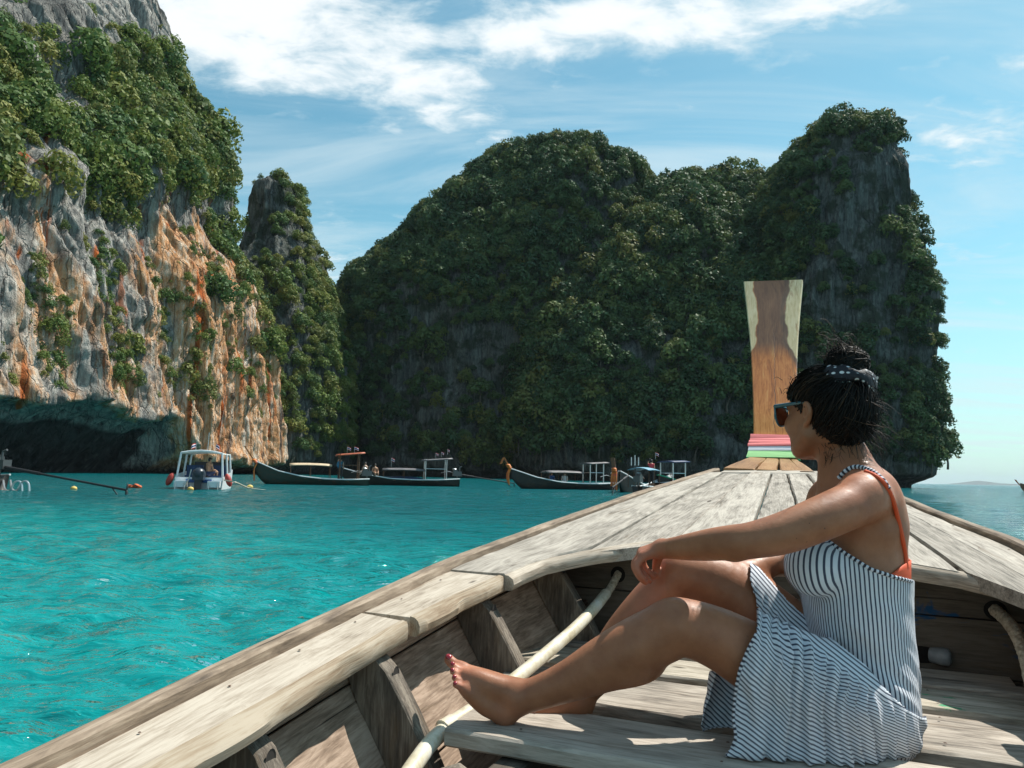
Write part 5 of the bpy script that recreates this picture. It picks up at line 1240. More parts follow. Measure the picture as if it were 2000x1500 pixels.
# -------------------------------------------------------------- hair, scarf, glasses
def hair_fn(nt):
    r = nt.attr('pr'); return {'Base Color': nt.ramp(r, [(0, (.004, .0032, .003)), (.70, (.010, .0075, .006)), (.86, (.030, .019, .012)), (1, (.075, .045, .026))]), 'Roughness': .55, 'Specular IOR Level': .22}
HAIR = material('dark_hair', hair_fn, (.012, .009, .007), .4)
def hair():
    bun = PY(1654, 712, 1.640); tie = PY(1658, 748, 1.632)
    fd = Field(HC-.2, HC+.22, .0042)
    fd.ell(hp(-.014, 0, .018), np.array((.091, .080, .079))*HS, .02, HM); fd.ell(hp(-.042, 0, -.022), np.array((.058, .064, .072))*HS, .03, HM)
    fd.ell(hp(.045, 0, .046), np.array((.042, .06, .034))*HS, .03, HM)
    fd.chain([hp(-.02, 0, .080), tie, bun], [.034, .024, .030], .012, 12); fd.ell(bun, (.039, .038, .032), .012)
    # clear the face and ears
    fd.ell(hp(.078, 0, -.045), np.array((.075, .12, .080))*HS, .012, HM, True)
    for sg in (1, -1): fd.ell(hp(.006, sg*.10, -.022), np.array((.030, .040, .042))*HS, .010, HM, True)
    fd.ell(hp(.03, 0, -.14), np.array((.09, .10, .075))*HS, .012, HM, True)
    V, Q = fd.mesh(); V = smooth_mesh(V, Q, 4); N = vnorm(V, Q); V = V+N*(.0030*fbm(V*np.array([90, 90, 60]), 3, 3))[:, None]
    obj('hair', V, Q, HAIR, WOMAN, True, {'pr': .35+.25*fbm(V*60, 3, 8)})
    rg = np.random.default_rng(21); mb = MB(); prv = []
    def strand(P, r0, r1, n=4):
        before = mb.n; mb.tube(P, np.linspace(r0, r1, len(P)), 3, False); prv.append(np.full(mb.n-before, float(np.clip(rg.normal(.5, .28), 0, 1))))
    base = hp(-.03, 0, .118)
    K = rg.choice(len(V), 2200); 
    for i in K:
        p = V[i]; 
        if np.linalg.norm(p-bun) < .055: continue
        # combed up towards the tie, hugging the skull
        a = p+N[i]*.002; c = hp(-.022, 0, .02); t = np.linspace(0, 1, 7)[:, None]; tgt = tie+rg.normal(scale=.010, size=3)
        L = a*(1-t)+tgt*t; d = L-c; R0 = np.linalg.norm(a-c); R1 = np.linalg.norm(tgt-c); dl = np.linalg.norm(d, axis=1)[:, None]
        L = c+d/dl*((R0*(1-t)+R1*t)*(1+.10*np.sin(t*np.pi)))
        L = L+rg.normal(scale=.0012, size=L.shape)
        strand(L, .0013, .0009)
    for k in range(420):    # messy bun
        a0 = rg.uniform(0, 6.28); ax = rg.normal(size=3); ax /= np.linalg.norm(ax); e = np.cross(ax, rg.normal(size=3)); e /= np.linalg.norm(e); f = np.cross(ax, e); R_ = rg.uniform(.028, .044); t = np.linspace(a0, a0+rg.uniform(1.2, 3.2), 9)
        L = bun+np.array([0, 0, .004])+(np.cos(t)[:, None]*e+np.sin(t)[:, None]*f)*R_*np.array([1.1, .95, .88]); strand(L, .0013, .0007)
    for k in range(130):     # tufts sprouting from the bun, up and to the left
        a = bun+rg.normal(scale=.018, size=3)+np.array([-.01, 0, .018]); d = np.array([rg.uniform(-.045, .03), rg.normal()*.012, rg.uniform(.004, .030)]); 
        strand(spline([a, a+d*.5+np.array([0, 0, .010]), a+d+rg.normal(scale=.004, size=3)], 7), .0010, .0003)
    for k in range(190):    # loose ends at the nape and behind the head
        a = hp(rg.uniform(-.10, -.06), rg.uniform(-.05, .055), rg.uniform(-.055, .05)); out = -HF*rg.uniform(.005, .040)+np.array([rg.uniform(0, .045), 0, -rg.uniform(.02, .085)])
        strand(spline([a, a+out*.45+np.array([.006, 0, .002]), a+out+rg.normal(scale=.008, size=3)], 8), .0010, .0003)
    for k in range(60):     # fringe and wisps round the hairline
        a = hp(rg.uniform(.03, .085), rg.uniform(-.05, .075), rg.uniform(.05, .11)); d = HF*rg.uniform(-.01, .022)+HL*rg.uniform(-.01, .012)+np.array([0, 0, rg.uniform(-.012, .014)])
        strand(spline([a, a+d*.6+HZ*.005, a+d], 6), .0009, .0003)
    for k in range(40):     # baby hair on the neck
        a = hp(rg.uniform(-.07, -.01), rg.uniform(.01, .055), rg.uniform(-.12, -.08)); d = np.array([rg.normal()*.008, -.006, -rg.uniform(.008, .03)])
        strand(spline([a, a+d*.5, a+d+rg.normal(scale=.004, size=3)], 6), .0006, .0002)
    obj('hair_strands', np.concatenate(mb.V), mb.F, HAIR, WOMAN, True, {'pr': np.concatenate(prv)})['kind'] = 'stuff'
    # polka-dot scarf round the bun
    def sf(nt):
        vo = nt('ShaderNodeTexVoronoi', {'Vector': nt.attr('gc', 1), 'Scale': 95.0, 'Randomness': .25}, out=0)
        return {'Base Color': nt.mix(nt.rng(vo, .42, .32), (.008, .009, .016), (.75, .76, .78)), 'Normal': nt.bump(nt.noise(nt.pos(), 90, 3), .6, .004)}
    SCARF = material('dotted_scarf', sf, (.02, .02, .03), .7)
    V = []; G = []; n = 40; m = 9
    up = bun-tie; up /= np.linalg.norm(up); e = np.cross(up, [0, 1, 0]); e /= np.linalg.norm(e); f = np.cross(up, e)
    for i in range(n):
        a = 2*math.pi*i/n; w = .018*(1+.25*math.sin(3*a)+.15*math.sin(7*a))
        for j in range(m):
            b = 2*math.pi*j/m; R_ = .041+.009*math.cos(b)+.002*math.sin(5*a+b)
            V.append(tie+up*(.004+w*math.sin(b)+.008*math.cos(a))+(e*math.cos(a)*1.08+f*math.sin(a))*R_); G.append((a*.036, w*math.sin(b), math.cos(b)*.009))
    Fc = [(i*m+j, i*m+(j+1) % m, ((i+1) % n)*m+(j+1) % m, ((i+1) % n)*m+j) for i in range(n) for j in range(m)]
    s = obj('hair_scarf', np.array(V), Fc, SCARF, WOMAN, True, {'gc': np.array(G)})
    k0 = PY(1692, 745, 1.68); mb = MB(); mb.ball(k0, (.010, .010, .011), 10, 8)
    for d in ((.026, 0, .004), (.020, 0, -.018)):
        t = k0+np.array(d); mb.add([k0+np.array([0, -.006, .004]), k0+np.array([0, .006, -.004]), t+np.array([.002, .004, -.009]), t+np.array([0, -.005, .009]), k0+np.array([0, 0, 0.])], [(0, 1, 2, 3), (0, 3, 4), (1, 4, 2)])
    mb.build('scarf_knot', SCARF, WOMAN)
    # sunglasses
    FR = material('teal_frame', None, (.015, .10, .13), .25, Coat_Weight=.4); LENS = material('brown_lens', None, (.07, .018, .008), .06, Coat_Weight=.5)
    mb = MB()
    mb.tube([hp(-.004, .080, .020), hp(.05, .0755, .020), hp(.098, .071, .019)], [.0032, .0042, .0048], 8); mb.tube([hp(-.004, -.080, .020), hp(.05, -.0755, .020), hp(.098, -.071, .019)], [.0032, .0042, .0048], 8)
    mb.tube(spline([hp(.098, .071, .019), hp(.106, .045, .021), hp(.110, .012, .018), hp(.110, -.012, .018), hp(.106, -.045, .021), hp(.098, -.071, .019)], 24), .0042, 8)
    for sg in (1, -1):
        ring = [hp(.099, sg*.071, .018), hp(.098, sg*.070, -.010), hp(.100, sg*.058, -.028), hp(.104, sg*.036, -.029), hp(.107, sg*.016, -.018), hp(.110, sg*.012, .016)]
        mb.tube(spline(ring, 20), .0024, 6)
    g = mb.build('sunglasses', FR, WOMAN)
    for sg in (1, -1):
        ring = np.array([hp(.099, sg*.071, .018), hp(.098, sg*.070, -.010), hp(.100, sg*.058, -.028), hp(.104, sg*.036, -.029), hp(.107, sg*.016, -.018), hp(.110, sg*.012, .017)])
        V = np.vstack([ring, ring-HF*.002]); obj('lens', V, [tuple(range(6)), tuple(range(11, 5, -1))]+[(i, (i+1) % 6, 6+(i+1) % 6, 6+i) for i in range(6)], LENS, g, False)
hair()
# ================================================================== moored boats in the bay
def flat(name, c, r=.6, **k): return material(name, None, c, r, **k)
def painted(name, c, c2=None):
    c2 = c2 or tuple(x*.6 for x in c)
    return material(name, lambda nt: {'Base Color': nt.mix(nt.rng(nt.noise(nt.vmath('MULTIPLY', nt.pos(), (1, 1, 3)), 2.5, 5, .65), .45, .68), c, c2)}, c, .55)
P_WHITE = painted('boat_white', (.72, .74, .74), (.55, .58, .58)); P_DARK = painted('hull_dark', (.016, .017, .016), (.045, .030, .020)); P_GREEN = painted('hull_green', (.022, .042, .032), (.060, .038, .022))
P_BROWN = painted('boat_brown', (.16, .075, .035), (.09, .05, .03)); P_ORANGE = painted('prow_orange', (.55, .17, .035), (.40, .11, .03)); P_TAN = painted('canopy_tan', (.62, .47, .30), (.40, .28, .17))
P_CANVAS = painted('canopy_dark', (.10, .095, .10), (.20, .18, .18)); P_BLUE = painted('canopy_blue', (.16, .36, .48), (.25, .42, .5)); P_RED = painted('roof_red', (.48, .11, .04), (.30, .08, .04)); P_NAVY = painted('tarp_navy', (.025, .05, .13), (.02, .03, .07)); P_TURQ = painted('paint_green', (.02, .38, .20))
METAL = flat('engine_metal', (.12, .12, .12), .4, Metallic=.7); STEEL = flat('steel_tube', (.65, .66, .66), .3, Metallic=.8); BLK = flat('black_rubber', (.015, .015, .017), .6)
GARL = painted('garland', (.75, .22, .03), (.70, .12, .10)); FLAGM = material('flag_cloth', lambda nt: {'Base Color': nt.ramp(nt.math('FRACT', nt.sep(nt.attr('gc', 1))[2]), [(0, (.45, .02, .03)), (.17, (.75, .75, .75)), (.34, (.03, .04, .16)), (.66, (.75, .75, .75)), (.83, (.45, .02, .03))], 'CONSTANT')}, (.6, .6, .6), .8)
BSKIN = flat('bather_skin', (.42, .23, .14), .55); SKINL = flat('fair_skin', (.55, .36, .26), .55)

def flag(parent, p, w=.34, h=.24, pole=.45, ang=0.3):
    mb = MB(); mb.tube([p, p+np.array([0, 0, pole])], .012, 6); mb.build('flag_pole', STEEL, parent)
    V = []; G = []; n = 7; d = np.array([math.cos(ang), -math.sin(ang), 0])
    for i in range(n):
        for j in range(4):
            t = i/(n-1); q = p+np.array([0, 0, pole-h+h*j/3-.10*t*t])+d*w*t*.9+np.array([0, .03*math.sin(t*7), 0]); V.append(q); G.append((t, 0, j/3*.98+.01))
    Fc = [(i*4+j, (i+1)*4+j, (i+1)*4+j+1, i*4+j+1) for i in range(n-1) for j in range(3)]
    o = obj('flag', np.array(V), Fc, FLAGM, parent, True, {'gc': np.array(G)}); o.modifiers.new('t', 'SOLIDIFY').thickness = .004
def person(name, base, pose, face, skin, clothes, label, group, scale=1.0, extra=None):
    """small figure: pose 'stand' or 'sit'; face = heading angle; clothes = list of (part name, material, kind)"""
    e = empty(name, base, 0, label, 'person', group); fd = Field((-.75, -.75, -.12), (.75, .75, 1.9), .024)
    f = np.array([math.cos(face), math.sin(face), 0]); l = np.array([-f[1], f[0], 0]); z = np.array([0, 0, 1.])
    hip = .90 if pose == 'stand' else .12
    q = lambda a, b, c: f*a+l*b+z*c
    fd.chain([q(0, 0, hip), q(-.02, 0, hip+.25), q(.0, 0, hip+.48)], [.14, .12, .145], .05, 10); fd.ell(q(0, 0, hip+.46), (.12, .12, .10), .06)
    for s in (1, -1):
        fd.ell(q(0, s*.17, hip+.48), (.075, .075, .07), .05)
        if pose == 'stand':
            fd.chain([q(0, s*.09, hip), q(.02, s*.10, .48), q(-.01, s*.11, .06)], [.095, .065, .045], .03, 14); fd.chain([q(-.03, s*.11, .035), q(.16, s*.12, .03)], [.042, .035], .02, 5)
            up = extra == 'arm_up' and s == 1
            if up: fd.chain([q(0, s*.19, hip+.50), q(.10, s*.27, hip+.66), q(.16, s*.16, hip+.90)], [.055, .045, .035], .03, 10)
            else: fd.chain([q(0, s*.19, hip+.48), q(-.04, s*.25, hip+.20), q(.10, s*.22, hip-.04)], [.055, .045, .035], .03, 10)
        else:
            fd.chain([q(0, s*.09, hip), q(.38, s*.12, hip+.10), q(.42, s*.12, hip-.12)], [.10, .07, .045], .03, 14)
            fd.chain([q(0, s*.19, hip+.48), q(.06, s*.25, hip+.22), q(.30, s*.16, hip+.18)], [.052, .043, .034], .03, 10)
    fd.chain([q(0, 0, hip+.52), q(.01, 0, hip+.66)], [.055, .05], .03, 4); fd.ell(q(.015, 0, hip+.74), (.085, .085, .11), .03)
    V, Q = fd.mesh(); V = smooth_mesh(V, Q, 3)*scale; obj('body', V+np.array(base), Q, skin, e)
    V = V/scale; N = vnorm(V, Q); bz = V[Q].mean(1)
    for nm, mat, kind in clothes:
        rad = np.abs((bz@l)) 
        if kind == 'shorts': k = (bz[:, 2] > hip-.28) & (bz[:, 2] < hip+.10) & ((bz@f) < .25)
        elif kind == 'shirt': k = (bz[:, 2] > hip+.02) & (bz[:, 2] < hip+.56) & (rad < .23)
        elif kind == 'top': k = (bz[:, 2] > hip+.30) & (bz[:, 2] < hip+.42) & (rad < .16)
        elif kind == 'trousers': k = (bz[:, 2] > .08) & (bz[:, 2] < hip+.10) & (rad < .2)
        elif kind == 'hair': k = (bz[:, 2] > hip+.74) | ((bz[:, 2] > hip+.64) & ((bz@f) < -.02) & (rad < .10))
        V2, Q2, u = keep_faces(V+N*.014, Q, k); obj(nm, V2*scale+np.array(base), Q2, mat, e)
    return e, q
HAIRB = flat('black_hair', (.012, .010, .009), .5)

def longtail(label, Ps, Pb, beam, zs, hullm, gunm, prow=None, canopy=None, wheelhouse=None, engine=True, shaft=None, garland=False, name='longtail_boat', group='longtail boats moored in the bay'):
    """stern and bow points on the water, sheer heights along the length; returns root and a mapper"""
    Ps, Pb = np.asarray(Ps, float), np.asarray(Pb, float); L = np.linalg.norm(Pb-Ps); ax = (Pb-Ps)/L; sd = np.array([-ax[1], ax[0], 0])
    e = empty(name, (Ps+Pb)/2, 0, label, 'boat', group); q = lambda t, v, z: Ps+ax*(L*t)+sd*v+np.array([0, 0, z])
    ts = np.linspace(0, 1, 30); hb = np.interp(ts, [0, .1, .35, .6, .8, .92, 1], [.42, .72, 1, .97, .70, .36, .05])*beam/2; zg = np.interp(ts, np.linspace(0, 1, len(zs)), zs)
    V = []; 
    for t, h, z in zip(ts, hb, zg):
        zk = -.25+max(0, t-.82)**2*38*(zs[-1]/1.7)
        zk = min(zk, z-.15)
        for k in range(9):
            a = (k-4)/4; V.append(q(t+(.0), h*np.sign(a)*abs(a)**.55, zk+(z-zk)*abs(a)**1.7))
    Fc = [(i*9+j, i*9+j+1, (i+1)*9+j+1, (i+1)*9+j) for i in range(29) for j in range(8)]+[tuple(range(9))]
    obj('hull', np.array(V), Fc, hullm, e)
    for s in (1, -1):
        mb = MB(); mb.tube(np.array([q(t, s*(h+.01), z+.02) for t, h, z in zip(ts, hb, zg)]), .05, 6); mb.build('gunwale', gunm, e)
    V = [q(t, s*h*.93, z-.22) for t, h, z in zip(ts, hb, zg) for s in (1, -1)]; obj('deck', np.array(V), [(2*i, 2*i+1, 2*i+3, 2*i+2) for i in range(29)], P_BROWN, e)
    V = [q(t, s*h*.97, z-.02) for t, h, z in zip(ts[21:], hb[21:], zg[21:]) for s in (1, -1)]; obj('foredeck', np.array(V), [(2*i, 2*i+1, 2*i+3, 2*i+2) for i in range(8)], gunm, e)
    for i in range(5):
        t = .2+.12*i; mb = MB(); h = np.interp(t, ts, hb); z = np.interp(t, ts, zg)
        mb.box(q(t, 0, z-.12), (.11, h*.95, .02), M=np.array([ax, sd, [0, 0, 1]]).T); mb.build('thwart', P_BROWN, e)
    if prow:
        pm, pts, w = prow; mb = MB(); P = np.array(pts); n = len(P); Lp = []
        V = []; 
        for i, p in enumerate(P):
            ww = w*(.7+.5*i/(n-1)); th = .05
            for (a, b) in ((-1, -1), (1, -1), (1, 1), (-1, 1)): V.append(p+sd*ww*a+ax*th*b)
        Fc = [(i*4+k, i*4+(k+1) % 4, (i+1)*4+(k+1) % 4, (i+1)*4+k) for i in range(n-1) for k in range(4)]+[(0, 3, 2, 1), tuple((n-1)*4+k for k in range(4))]
        obj('prow_post', np.array(V), Fc, pm, e, False)
        if garland:
            for k in range(3):
                mb = MB(); c = P[0]+(P[1]-P[0])*(.15+.16*k); mb.ball(c, (.20, .20, .085), 10, 6); mb.build('garland', GARL, e)
            mb = MB()
            for k in range(4): mb.tube(spline([P[0]+sd*.1*(k-1.5), P[0]+ax*.18+sd*.12*(k-1.5)+np.array([0, 0, -.5]), P[0]+ax*.12+sd*.13*(k-1.5)+np.array([0, 0, -1.0-.1*k])], 6), .055, 5)
            mb.build('garland_tail', [GARL, P_TAN, P_RED][0], e)
    if canopy:
        cm, t0, t1, zc, w = canopy; n = 9; V = []
        for t in np.linspace(t0, t1, 8):
            for k in range(n): a = (k-(n-1)/2)/((n-1)/2); V.append(q(t, a*w, zc-.16*a*a-.05*((t-t0)/(t1-t0)-.5)**2*4))
        o = obj('canopy', np.array(V), grid_faces(8, n), cm, e); o.modifiers.new('t', 'SOLIDIFY').thickness = .04
        for t in (t0+.01, (t0+t1)/2, t1-.01):
            for s in (1, -1): mb = MB(); mb.tube([q(t, s*w*.96, np.interp(t, ts, zg)-.1), q(t, s*w*.96, zc-.17)], .022, 6); mb.build('canopy_post', P_BROWN, e)
    if wheelhouse:
        wm, pmm, t0, t1, zc, w, tilt = wheelhouse
        for t in (t0, t1):
            for s in (1, -1): mb = MB(); mb.tube([q(t, s*w, np.interp(t, ts, zg)-.1), q(t, s*w, zc)], .05, 6); mb.build('wheelhouse_post', pmm, e)
        V = []
        for t in np.linspace(t0-.05, t1+.03, 6):
            for a in (-1.3, -.6, 0, .6, 1.3): V.append(q(t, a*w, zc+.05-.05*a*a+tilt*(t-t0)))
        o = obj('wheelhouse_roof', np.array(V), grid_faces(6, 5), wm, e); o.modifiers.new('t', 'SOLIDIFY').thickness = .07
        for s in (1, -1): mb = MB(); mb.tube([q(t0, s*w, zc*.55+.2), q(t1, s*w, zc*.55+.2)], .03, 6); mb.build('wheelhouse_rail', pmm, e)
    if engine:
        z = zs[0]+.45; en = empty('engine', q(.02, 0, z), 0, parent=e); en.location = Vector(q(.02, 0, z))-Vector(e.location)
        def pb(nm, mb, m): mb.build(nm, m, en)
        mb = MB(); mb.box(q(.02, 0, z), (.38, .22, .2), M=np.array([ax, sd, [0, 0, 1]]).T); mb.box(q(.035, 0, z+.25), (.2, .17, .09), M=np.array([ax, sd, [0, 0, 1]]).T); pb('engine_block', mb, METAL)
        mb = MB(); mb.tube([q(.0, .1, z+.2), q(.0, .1, z+.55), q(-.02, .1, z+.62)], .05, 7); pb('exhaust', mb, METAL)
        mb = MB(); mb.tube([q(.055, -.1, z+.1), q(.10, -.1, z+.2), q(.16, -.05, z+.05)], .03, 6); pb('tiller', mb, STEEL)
        mb = MB(); mb.ball(q(.045, .05, z+.38), (.2, .2, .09), 10, 6); pb('air_filter', mb, STEEL)
        mb = MB(); mb.tube([q(.02, 0, zs[0]-.1), q(.02, 0, z-.1)], .07, 7); pb('engine_mount', mb, METAL)
    if shaft:
        a, b = np.asarray(shaft[0]), np.asarray(shaft[1]); mb = MB(); mb.tube([a, a+(b-a)*.33], .075, 8); mb.tube([a+(b-a)*.32, b], .045, 8); mb.build('propeller_shaft', BLK, e)
        d = (b-a)/np.linalg.norm(b-a); mb = MB(); mb.tube([b-d*.75, b-d*.35+np.array([0, 0, -.30]), b-d*.05+np.array([0, 0, -.42])], .025, 6); mb.tube([b, b+np.array([0, 0, -.42])], .025, 6); mb.build('skeg', BLK, e)
        for k in range(2):
            mb = MB(); mb.ball(b+d*.06+np.array([0, 0, .14*(1 if k else -1)]), (.03, .06, .14), 8, 6); mb.build('propeller_blade', BLK, e)
    return e, q
def wp(px, Y, z=0.): p = PY(px, 900, Y); return np.array([p[0], p[1], z])
def at(px, py, Y): return PY(px, py, Y)
def moored():
    # --- second boat: green hull, tan canopy, red-brown wheelhouse
    Y = 60.
    e, q = longtail('green longtail boat with tan canopy, orange prow post and red wheelhouse roof', wp(722, 61), wp(497, 58.5), 1.9, [.50, .42, .45, .62, 1.0, 1.72], P_GREEN, P_WHITE,
             prow=(P_ORANGE, [at(502, 905, 58.5), at(490, 890, 58.4), at(478, 871, 58.2)], .13), canopy=(P_TAN, .34, .70, 1.62, .78), wheelhouse=(P_RED, P_BROWN, .10, .27, 2.45, .62, -.9), garland=True)
    flag(e, at(678, 884, Y), pole=.45); flag(e, at(692, 884, Y), pole=.45, ang=-.2)
    p, qq = person('person', at(664, 937.5, 60.2), 'stand', math.radians(75), SKINL, [('trousers', flat('dark_trousers', (.02, .02, .025)), 'trousers'), ('shirt', flat('teal_shirt', (.03, .16, .22)), 'shirt'), ('hair', HAIRB, 'hair')], 'man with blue backpack standing at the stern of the green boat', 'people on the moored boats', .98, 'arm_up')
    bp = np.array(p.location)+qq(-.24, 0, 1.18); mb = MB(); mb.ball(bp, (.20, .17, .29), 12, 8); mb.ball(bp+np.array([-.02, -.10, -.12]), (.13, .11, .13), 10, 6); o = mb.build('backpack', flat('backpack_blue', (.02, .17, .30), .7), None); setp(o, 'blue backpack on the back of the man on the green boat', 'backpack')
    # --- third boat: dark hull, dark canopy
    e, q = longtail('dark longtail boat with low grey canopy and grey wheelhouse frame at the stern', wp(898, 66), wp(668, 64), 1.8, [.62, .50, .48, .55, .85, 1.35], P_DARK, P_WHITE, canopy=(P_CANVAS, .30, .66, 1.42, .75),
             wheelhouse=(P_CANVAS, STEEL, .12, .30, 2.25, .6, -.8), shaft=(at(886, 925, 66), at(1004, 944, 67)))
    flag(e, at(764, 912, 64.5), .3, .3, .75); flag(e, at(851, 895, 66), .25, .2, .45); flag(e, at(862, 893, 66), .25, .2, .45); flag(e, at(874, 888, 66), .2, .2, .45)
    o = q(.55, 0, .62); mb = MB(); mb.ball(q(.5, 0, .55), (1.9, .55, .22), 14, 8); mb.build('tarp', P_NAVY, e)
    person('person', at(713, 927, 63), 'sit', math.radians(-120), SKINL, [('bikini', flat('bikini_black', (.02, .02, .02)), 'top'), ('shorts', flat('shorts_red', (.35, .05, .03)), 'shorts'), ('hair', HAIRB, 'hair')], 'bather in dark bikini sitting on the bow of the dark boat, left of two', 'people on the moored boats', 1.05)
    person('person', at(732, 929, 63), 'sit', math.radians(-60), BSKIN, [('shorts', flat('shorts_dark', (.03, .03, .05)), 'shorts'), ('hair', HAIRB, 'hair')], 'bare-chested bather sitting on the bow of the dark boat, right of two', 'people on the moored boats', 1.0)
    # --- fourth boat: dark hull, orange prow draped with garlands
    e, q = longtail('dark longtail boat with bent orange prow post and pale canopy edge', wp(1205, 66), wp(999, 62), 1.8, [.58, .48, .48, .58, .92, 1.55], P_DARK, P_WHITE, prow=(P_ORANGE, [at(996, 915, 62), at(988, 900, 61.9), at(984, 893.5, 61.8), at(978, 906, 61.7)], .10),
             canopy=(P_CANVAS, .36, .70, 1.50, .75), wheelhouse=(P_CANVAS, STEEL, .17, .30, 2.2, .6, -.6), garland=True)
    person('person', q(.52, .2, .42), 'sit', math.radians(-100), SKINL, [('shirt', flat('white_shirt', (.6, .6, .6)), 'shirt'), ('hair', HAIRB, 'hair')], 'passenger in white shirt sitting under the canopy of the boat with bent prow', 'people on the moored boats')
    person('person', q(.62, -.2, .42), 'sit', math.radians(-70), BSKIN, [('shirt', flat('blue_shirt', (.03, .08, .25)), 'shirt'), ('hair', HAIRB, 'hair')], 'passenger in blue shirt sitting under the canopy of the boat with bent prow', 'people on the moored boats')
    # --- cluster on the right
    e, q = longtail('brown longtail boat pointing at us with upright prow post and orange garland', wp(1262, 66), wp(1210, 55), 1.8, [.55, .48, .48, .60, .95, 1.5], P_DARK, P_WHITE, prow=(P_BROWN, [at(1200, 922, 55), at(1198, 908, 55), at(1196, 894, 55)], .14), garland=True, engine=False)
    e, q = longtail('small longtail boat with pale blue canopy beside the person in red', wp(1245, 50), wp(1310, 58), 1.7, [.55, .48, .48, .60, .9, 1.3], P_DARK, P_WHITE, canopy=(P_BLUE, .02, .34, 1.75, .72), shaft=(at(1226, 930, 50), at(1196, 952, 46)))
    for x in (1233, 1240, 1247): mb = MB(); mb.tube([at(x, 909, 51), at(x, 893-(x == 1240)*4, 51)], .04, 6); mb.build('canopy_pole', STEEL, e)
    e, q = longtail('longtail boat with bright green gunwale half hidden behind our deck', wp(1400, 60), wp(1285, 56), 1.8, [.60, .55, .60, .70, .95, 1.3], P_DARK, P_TURQ, wheelhouse=(P_NAVY, STEEL, .66, .86, 2.3, .6, -.3))
    flag(e, at(1280, 897, 57), .28, .24, .5)
    person('person', at(1272, 946, 52), 'stand', math.radians(60), BSKIN, [('shirt', flat('red_shirt', (.55, .04, .05)), 'shirt'), ('trousers', flat('dark_trousers', (.02, .02, .025)), 'trousers'), ('hair', HAIRB, 'hair')], 'person in red shirt standing on the boat with blue canopy', 'people on the moored boats', .95, 'arm_up')
    # --- far right boat leaving the bay
    longtail('distant longtail boat at the right edge of the sea', wp(2060, 150), wp(1990, 146), 2.0, [.6, .5, .5, .6, 1.0, 1.6], P_BROWN, P_WHITE, prow=(P_ORANGE, [at(1992, 948, 146), at(1986, 941, 146), at(1983, 937, 146)], .14), canopy=(P_CANVAS, .3, .7, 1.6, .8))
    # --- stern of the boat cut off at the left edge
    Yl = 33.
    e, q = longtail('dark longtail stern with long propeller shaft at the left edge', wp(8, Yl), wp(-360, Yl+2), 1.7, [.62, .50, .48, .55, .85, 1.35], P_DARK, P_WHITE, canopy=(P_CANVAS, .3, .7, 1.5, .7), shaft=(at(2, 911, Yl), at(246, 957, Yl-2.5)))
    mb = MB()
    for dx in (0, 14):
        mb.tube(spline([at(6+dx, 938, Yl), at(10+dx, 956, Yl-.2), at(20+dx, 958, Yl-.3), at(27+dx, 944, Yl-.3), at(36+dx, 940, Yl-.3), at(42+dx, 946, Yl-.3), at(43+dx, 962, Yl-.3)], 24), .045, 7)
    mb.build('boarding_ladder', STEEL, e)
moored()
